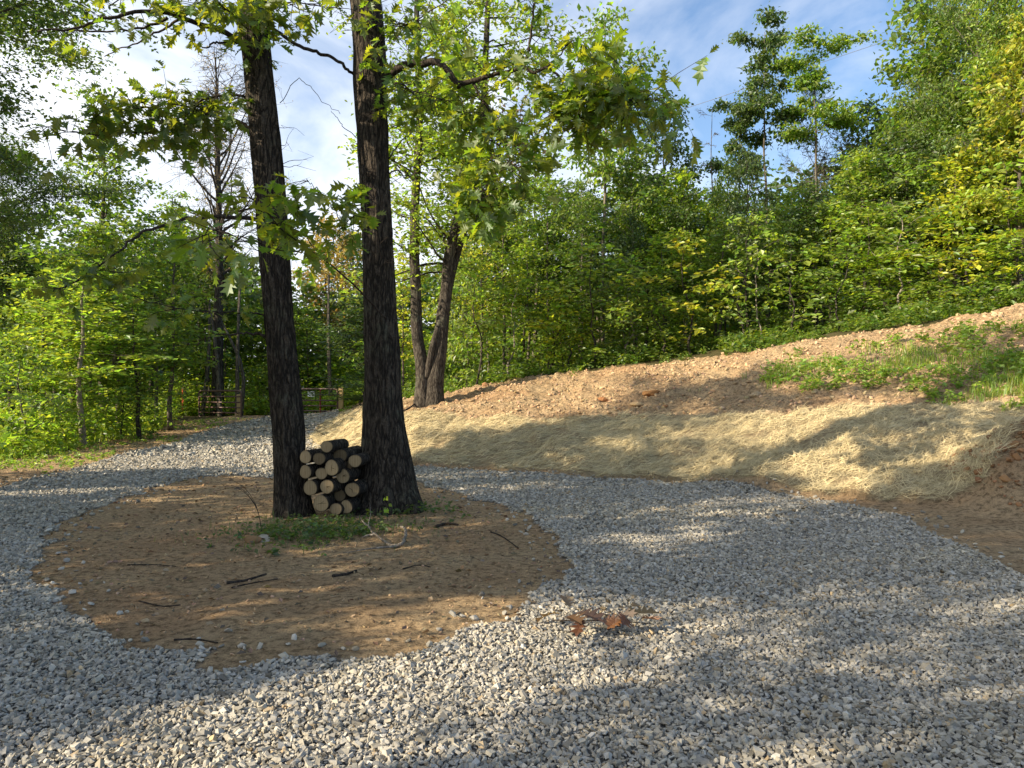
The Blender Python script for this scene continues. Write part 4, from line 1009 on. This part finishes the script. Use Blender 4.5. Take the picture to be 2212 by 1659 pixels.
# seedling, its backlit glow brightened into the leaf colour
sp_ = P(838, 1120, 9.35); sp_[2] = float(HG(sp_[0], sp_[1]))
sd_ = thing('seedling', 'little seedling with lime leaves brightened as if backlit before the thicker oak', 'plant', tuple(sp_))
mb = MB(); add_tube(mb, resample([(0, 0, 0), (-.01, 0, .12), (.005, 0, .22), (-.02, 0, .33)], 10), np.linspace(.004, .002, 10), 4); mb.build('stem', M_BARKT, sd_)
pp = np.array([(-.02, 0, .31), (-.03, 0, .27), (.01, -.01, .22), (0, -.02, .17), (.01, 0, .12), (-.015, 0, .15)]); mb = MB()
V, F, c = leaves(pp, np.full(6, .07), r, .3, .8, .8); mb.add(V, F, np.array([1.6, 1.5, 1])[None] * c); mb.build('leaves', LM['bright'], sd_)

# ------------------------------------------------------------------ fallen wood and leaves
def gpt(fx, fy, up=0.0):
    q = G(fx, fy); return np.array([q[0], q[1], float(HG(q[0], q[1])) + up])
def stick(name, label, pts, r0, r1, mat, cat='branch', group=None, extra=()):
    W = [gpt(*p[:2], p[2] if len(p) > 2 else r0 * .8) for p in pts]; o = W[0].copy()
    mb = MB(); q = resample(W, len(W) * 6); add_tube(mb, q - o, np.linspace(r0, r1, len(q)) * (1 + .12 * np.sin(np.arange(len(q)) * 1.3)), 8)
    for e in extra:
        W2 = resample([gpt(*p[:2], p[2]) for p in e], len(e) * 5); add_tube(mb, W2 - o, np.linspace(r1 * 1.1, .002, len(W2)), 5)
    ob = mb.build(name, mat, None, tuple(o), smooth=True); tag(ob, label, cat, group); return ob
stick('fallen_branch', 'pale curved dead branch with fine twigs on the earth before the thicker oak',
  [(850,1183,.02),(868,1180,.03),(876,1166,.05),(874,1152,.05),(866,1142,.03)], .020, .014, M_BARKP,
  extra=[[(852,1184,.02),(835,1178,.03),(815,1168,.05),(802,1160,.06),(796,1150,.10),(800,1140,.16),(799,1128,.24)],[(812,1166,.05),(795,1166,.05),(780,1170,.04)],[(800,1155,.07),(785,1146,.10),(778,1138,.13)],[(850,1184,.02),(800,1190,.02),(740,1198,.02)]])
STK = [([(490,1262),(530,1255),(575,1243)],.014,.008,'long dark stick lying in the middle of the bare island'),([(500,1272),(540,1263),(600,1252)],.008,.004,'thin twig just below the long dark stick'),
 ([(718,1245),(745,1240),(770,1232)],.014,.010,'short thick dark stick right of the long one'),([(120,1325),(160,1333),(200,1345)],.007,.004,'thin twig near the left rim of the island'),
 ([(375,1384),(420,1378),(470,1388)],.007,.004,'crooked twig across the gravel rim at the bottom of the island'),([(275,1220),(330,1218),(380,1222)],.006,.003,'fine twig in the upper left of the island'),
 ([(940,1140),(965,1132),(990,1134)],.02,.010,'blackish bent stick right of the thicker oak'),([(1060,1150),(1085,1158),(1120,1185)],.010,.005,'slanting twig near the right rim of the island'),
 ([(870,1230),(905,1222),(930,1225)],.007,.004,'thin twig below the pale curved branch'),([(300,1300),(350,1310),(390,1306)],.006,.004,'bent twig in the lower left of the island')]
for p, a, b, lab in STK: stick('stick', lab, p, a, b, M_BARKT, 'stick', 'sticks on the bare island')
stick('fallen_pole', 'dark fallen pole slanting up the bank beside the forked tree', [(868,893,.03),(890,880,.1),(930,858,.2)], .03, .02, M_BARKT)
r = np.random.default_rng(71)
def thorny(fx, fy, label, hh, lean):
    b = gpt(fx, fy); t = thing('bare_twig_plant', label, 'plant', tuple(b)); mb = MB()
    for q in range(3):
        l = lean * r.uniform(.6, 1.2); add_tube(mb, resample([(0, 0, 0), (l * .15, .02 * q, hh * .45), (l * .5, 0, hh * .8), (l, 0, hh * (1.0 - q * .12))], 14), np.linspace(.0045, .0015, 14), 4)
    mb.build('stems', M_BARKT, t)
thorny(566, 1150, 'thin arching bramble stems left of the slimmer oak', .62, -.5)
# dried oak twig on the gravel
c0 = gpt(1300, 1368, .02); tw = thing('dry_oak_twig', 'fallen oak twig with a cluster of dry brown leaves on the gravel', 'twig', tuple(c0))
mb = MB(); add_tube(mb, resample([(-.32, .1, .03), (-.12, .02, .05), (.08, .05, .04), (.34, -.02, .04)], 16), np.linspace(.005, .003, 16), 5)
add_tube(mb, resample([(-.05, .1, .05), (.0, .16, .09), (.12, .15, .05)], 8), np.linspace(.003, .002, 8), 4); mb.build('stem', M_BARKT, tw)
lv = [(-.34,.06,.05,2.6,.16,.1),(-.30,-.02,.06,-1.2,.19,.4),(-.26,.08,.09,1.9,.15,.2),(-.22,.0,.08,-.6,.18,.5),(-.16,-.06,.05,-2.0,.15,.3),(-.12,.0,.06,.3,.16,.2),(-.02,-.06,.04,-.2,.13,.1),
      (.08,-.02,.05,-.4,.16,.3),(.20,-.03,.06,-1.7,.18,.5),(.26,.02,.07,.4,.18,.4),(.28,.06,.08,1.3,.13,.3),(.16,-.04,.05,-2.4,.13,.2),(.32,-.02,.05,-.9,.15,.4)]
for x, y, z, a, s_, tilt in lv:
    mb = MB(); D = norm(np.array([[math.cos(a), math.sin(a), r.uniform(-.2, .35)]])); N = norm(np.array([[r.normal(0, .5), -tilt * 1.2 + r.normal(0, .3), 1.]]))
    tone = [(1.5, 1.9, 2.4), (1, 1, 1), (.8, .7, .7), (1.8, 2.2, 2.6)][r.integers(0, 4)]
    mb.add(*oak_leaves(np.array([[x * .78, y, z + .03]]), D, N, np.array([s_ * 1.15]), r, tone)); mb.build('leaf', LM['brown'], tw)
# leaf litter
mb = MB(); n = 3800; x = r.uniform(-9, 2, n); y = r.uniform(4.4, 13, n); k = ~gravel_m(x, y); x, y = x[k], y[k]
V, F, c = leaves(np.stack([x, y, HG(x, y) + .012], -1), r.uniform(.02, .075, len(x)), r, 1, .5, .6); mb.add(V, F, c * np.repeat(r.choice([1., 1.6, 2.2], (len(x), 1)), 4, axis=0) * [1, 1.15, 1.3])
n = 1800; x = r.uniform(-16, -4, n); y = r.uniform(12, 34, n); k = ~gravel_m(x, y); x, y = x[k], y[k]
V, F, c = leaves(np.stack([x, y, HG(x, y) + .012], -1), r.uniform(.06, .13, len(x)), r, 1, .35, .6); mb.add(V, F, c * 1.5)
tag(mb.build('leaf_litter', LM['brown']), 'dry brown leaves strewn over the bare earth', 'leaf litter', kind='stuff')
# rocks
def rock(fx, fy, s, tone, label, name='rock', fl=.7):
    b = gpt(fx, fy, s * .15); rr = np.random.default_rng(int(fx)); 
    V = ICO.copy(); F = ICOF
    for _ in range(2):
        e = {}; nf = []; V = list(V)
        def mid(a, b_):
            q = (min(a, b_), max(a, b_))
            if q not in e: e[q] = len(V); V.append(norm((np.array(V[a]) + np.array(V[b_])) / 2))
            return e[q]
        for a, b_, c in F: 
            x1, x2, x3 = mid(a, b_), mid(b_, c), mid(c, a); nf += [[a, x1, x3], [b_, x2, x1], [c, x3, x2], [x1, x2, x3]]
        V = np.array(V); F = np.array(nf)
    pl = norm(rr.normal(0, 1, (9, 3))); d = (V @ pl.T); k_ = np.minimum(1, (.62 / np.clip(d, .01, 9)).min(1)); V = V * k_[:, None] * np.array([s, s * .7, s * fl]) / 2 * 1.3
    V = V + rr.normal(0, s * .012, V.shape)
    mb = MB(); mb.add(V, F, tone); return tag(mb.build(name, M_VC, None, tuple(b)), label, 'rock', 'rocks on the bank')
rock(1407,853,.36,(.36,.18,.07),'flat orange rock upper of the pair in the middle of the dirt bank',fl=.45)
rock(1372,878,.30,(.46,.33,.18),'pale flat rock just below the flat orange one',fl=.35)
rock(1302,872,.24,(.34,.16,.07),'rounded orange clod left of the flat rocks')
rock(1436,876,.14,(.36,.18,.08),'small orange stone right of the pale flat rock')
rock(1632,853,.22,(.40,.31,.2),'rounded tan stone below the left end of the grass patch')
rock(1048,836,.2,(.34,.18,.09),'small orange clod at the crest near the forked tree')
tag(rock(545,1172,.16,(.30,.18,.09),'brown stone left of the weeds before the slimmer oak'),group='stones near the oaks')
tag(rock(566,1168,.13,(.5,.42,.33),'pale stone beside the brown one left of the weeds'),group='stones near the oaks')

# ------------------------------------------------------------------ gate
def metal(name, col, rough=.5, met=.0):
    def f(nt, n, L):
        tc = n('ShaderNodeTexCoord'); nz = n('ShaderNodeTexNoise', i_Scale=18.0, i_Detail=5.0); L(tc.outputs['Object'], nz.inputs[0])
        return mixc(nt, nz.outputs['Fac'], tuple(c * .7 for c in col), tuple(c * 1.25 for c in col)), nz.outputs['Fac'], .001
    return rough_mat(name, f, rough, spec=.5)
M_GATE = metal('brown_gate_paint', (.13, .07, .055)); M_RED = metal('red_gate_paint', (.24, .03, .022)); M_WHITE = metal('white_sign', (.78, .78, .76)); M_INK = metal('grey_print', (.25, .26, .28)); M_ORANGE = metal('orange_marker', (.75, .16, .05))
def post_fn(nt, n, L):
    tc = n('ShaderNodeTexCoord'); mp = n('ShaderNodeMapping'); mp.inputs['Scale'].default_value = (12, 12, 1.2); L(tc.outputs['Object'], mp.inputs[0])
    nz = n('ShaderNodeTexNoise', i_Scale=3.0, i_Detail=6.0); L(mp.outputs[0], nz.inputs[0])
    return mixc(nt, nz.outputs['Fac'], (.45, .31, .14), (.62, .47, .25)), nz.outputs['Fac'], .004
M_POST = rough_mat('new_timber', post_fn, .8)
def gate(A, B, zb, h, label, group, stile=None, red_end=True):
    """A free end, B hinge end (world xy); six rails in a rounded frame"""
    A = np.array(A); B = np.array(B); L_ = np.linalg.norm(B - A); d = np.append((B - A) / L_, 0); z = np.array([0, 0, 1.])
    t = thing('farm_gate', label, 'gate', (A[0], A[1], zb), 0, group); c = .14; fr = MB()
    o = []
    for cx, cz, a0 in ((c, c, math.pi), (L_ - c, c, 1.5 * math.pi), (L_ - c, h - c, 0), (c, h - c, .5 * math.pi)):
        for q in np.linspace(0, math.pi / 2, 6): o.append(d * (cx + c * math.cos(a0 + q)) + z * (cz + c * math.sin(a0 + q)))
    o.append(o[0]); add_tube(fr, np.array(o), .040, 8, cap=False); fr.build('frame', M_GATE, t, smooth=True)
    for q in range(1, 5):
        mb = MB(); zz = h * q / 5 * (.96 if q < 4 else .98); add_tube(mb, np.array([d * .01 + z * zz, d * (L_ - .01) + z * zz]), .030, 8); mb.build('rail', M_GATE, t, smooth=True)
    for s_ in (stile or []):
        mb = MB(); add_box(mb, d * L_ * s_ + z * h / 2, (.05, .045, h - .06), np.array([d, np.cross(z, d), z])); mb.build('stile', M_RED, t)
    return t, d, L_
Yg = 34.
def xg(fx, Y): return (fx * S - CX) / FPX * Y
zL = float(H(xg(475, Yg), Yg)); hg = 1.22
g1, d1, _ = gate((xg(430, Yg + .9), Yg + .9), (xg(521, Yg - .3), Yg - .3), CAMZ - (903 * S - HZ) / FPX * Yg, hg, 'open brown metal farm gate on the left of the driveway', 'metal gates at the end of the driveway', [])
g2, d2, L2 = gate((xg(628, Yg + 1.2), Yg + 1.2), (xg(729, Yg), Yg), CAMZ - (900 * S - HZ) / FPX * Yg, hg + .02, 'brown metal farm gate with a red upright and white sign, right side', 'metal gates at the end of the driveway', [.64])
# sign
sg = thing('gate_sign', 'small white notice with faint print wired to the right gate', 'sign', (xg(674, Yg + .45), Yg + .45, CAMZ - (857 * S - HZ) / FPX * Yg))
nrm = np.cross(d2, [0, 0, 1.]); ax = np.array([d2, nrm, [0, 0, 1.]])
mb = MB(); add_box(mb, nrm * .06 + np.array([0, 0, .12]), (.40, .006, .24), ax); mb.build('board', M_WHITE, sg)
mb = MB()
for q, w in enumerate((.26, .20, .28)):
    add_box(mb, nrm * .0645 + np.array([0, 0, .175 - .05 * q]), (w, .002, .014), ax)
mb.build('lettering', M_INK, sg)
def post(fx, y0, y1, Y, w, label):
    x = xg(fx, Y); zb = CAMZ - (y1 * S - HZ) / FPX * Y - .1; zt = CAMZ - (y0 * S - HZ) / FPX * Y
    mb = MB(); add_box(mb, (0, 0, (zt - zb) / 2), (w, w, zt - zb)); add_box(mb, (0, 0, zt - zb + .006), (w * .9, w * .9, .012))
    tag(mb.build('gate_post', M_POST, None, (x, Y, zb)), label, 'post', 'new timber gate posts')
post(736.5, 838, 897, Yg + .1, .20, 'square new timber post right of the gate with the sign')
post(516.5, 852, 903, Yg + .25, .16, 'square new timber post behind the open left gate')
mb = MB(); add_box(mb, (0, 0, .3), (.05, .02, .75)); add_box(mb, (0, 0, .76), (.045, .016, .17)); add_box(mb, (.03, .0, .35), (.06, .012, .1))
tag(mb.build('marker_stake', M_ORANGE, None, (xg(394, 33), 33, float(H(xg(394, 33), 33)) + .45)), 'orange marker stake in the leaves left of the open gate', 'stake')
# overhead wires
M_WIRE = metal('cable', (.16, .16, .17), .6)
def wire(pts, label, rad):
    W = resample([P(*p) for p in pts], 40); o = W[0].copy(); mb = MB(); add_tube(mb, W - o, rad, 5)
    tag(mb.build('power_line', M_WIRE, None, tuple(o)), label, 'cable', 'overhead cables')
wire([(200,615,44),(427,542,42),(679,472,40),(1100,350,37),(1475,236,34),(1700,160,32),(2300,-40,28)], 'thin overhead cable crossing the sky above the oak bough', .010)
wire([(100,735,44),(350,659,43),(625,598,42),(782,563,41),(1100,500,39),(1500,430,36),(1900,370,33)], 'lower overhead cable showing pale between the two oaks', .014)

# ------------------------------------------------------------------ light, sky, camera
SUN_AZ = R(-112); SUN_EL = R(26)     # azimuth from +Y, negative = left
tosun = Vector((math.sin(SUN_AZ) * math.cos(SUN_EL), math.cos(SUN_AZ) * math.cos(SUN_EL), math.sin(SUN_EL)))
sl = bpy.data.lights.new('sun', 'SUN'); sl.energy = 5.0; sl.angle = R(.45); sl.color = (1, .86, .64)
so = bpy.data.objects.new('sun', sl); COL.objects.link(so); so.rotation_euler = (-tosun).to_track_quat('-Z', 'Y').to_euler(); so.location = (-20, 0, 20)
w = bpy.data.worlds.new('World'); sc.world = w; w.use_nodes = True; nt = w.node_tree; nt.nodes.clear(); L = nt.links.new
sky = nt.nodes.new('ShaderNodeTexSky'); sky.sky_type = 'NISHITA'; sky.sun_disc = False; sky.sun_elevation = SUN_EL; sky.sun_rotation = SUN_AZ; sky.air_density = 1.0; sky.dust_density = .6; sky.ozone_density = 2.0
tc = nt.nodes.new('ShaderNodeTexCoord'); mp = nt.nodes.new('ShaderNodeMapping'); mp.inputs['Scale'].default_value = (1.0, 1.0, 1.7); mp.inputs['Location'].default_value = (1.3, .4, .2); L(tc.outputs['Generated'], mp.inputs[0])
nz = nt.nodes.new('ShaderNodeTexNoise'); nz.inputs['Scale'].default_value = 2.6; nz.inputs['Detail'].default_value = 9; nz.inputs['Roughness'].default_value = .55; nz.inputs['Distortion'].default_value = .5; L(mp.outputs[0], nz.inputs[0])
sx = nt.nodes.new('ShaderNodeSeparateXYZ'); L(tc.outputs['Generated'], sx.inputs[0])
f = math_n(nt, 'SUBTRACT', nz.outputs['Fac'], math_n(nt, 'MULTIPLY', sx.outputs[0], .34))
cm = ramp(nt, f, [(.40, (0,)*3), (.50, (.35,)*3), (.60, (.8,)*3), (.72, (1,)*3)])
col = mixc(nt, cm, mixc(nt, 1.0, sky.outputs[0], (1.0, 1.04, 1.08), 'MULTIPLY'), (5.7, 5.95, 6.4))
bg = nt.nodes.new('ShaderNodeBackground'); bg.inputs['Strength'].default_value = .10; L(col, bg.inputs[0])
ow = nt.nodes.new('ShaderNodeOutputWorld'); L(bg.outputs[0], ow.inputs[0])
cam = bpy.data.cameras.new('camera'); cam.lens = 36 / (2 * (512 / FPX)); cam.sensor_width = 36; cam.shift_y = (HZ - 384) / 1024; cam.clip_end = 1000; cam.clip_start = .05
co = bpy.data.objects.new('camera', cam); COL.objects.link(co); co.location = (0, 0, CAMZ); co.rotation_euler = (R(90), 0, 0); sc.camera = co
sc.view_settings.view_transform = 'Standard'; sc.view_settings.look = 'None'; sc.view_settings.exposure = 1.12; sc.view_settings.gamma = 1
sc.render.engine = 'CYCLES'
cy = sc.cycles; cy.max_bounces = 5; cy.diffuse_bounces = 3; cy.glossy_bounces = 2; cy.transmission_bounces = 5; cy.transparent_max_bounces = 4; cy.sample_clamp_indirect = 6; cy.use_denoising = True
cy.caustics_reflective = False; cy.caustics_refractive = False
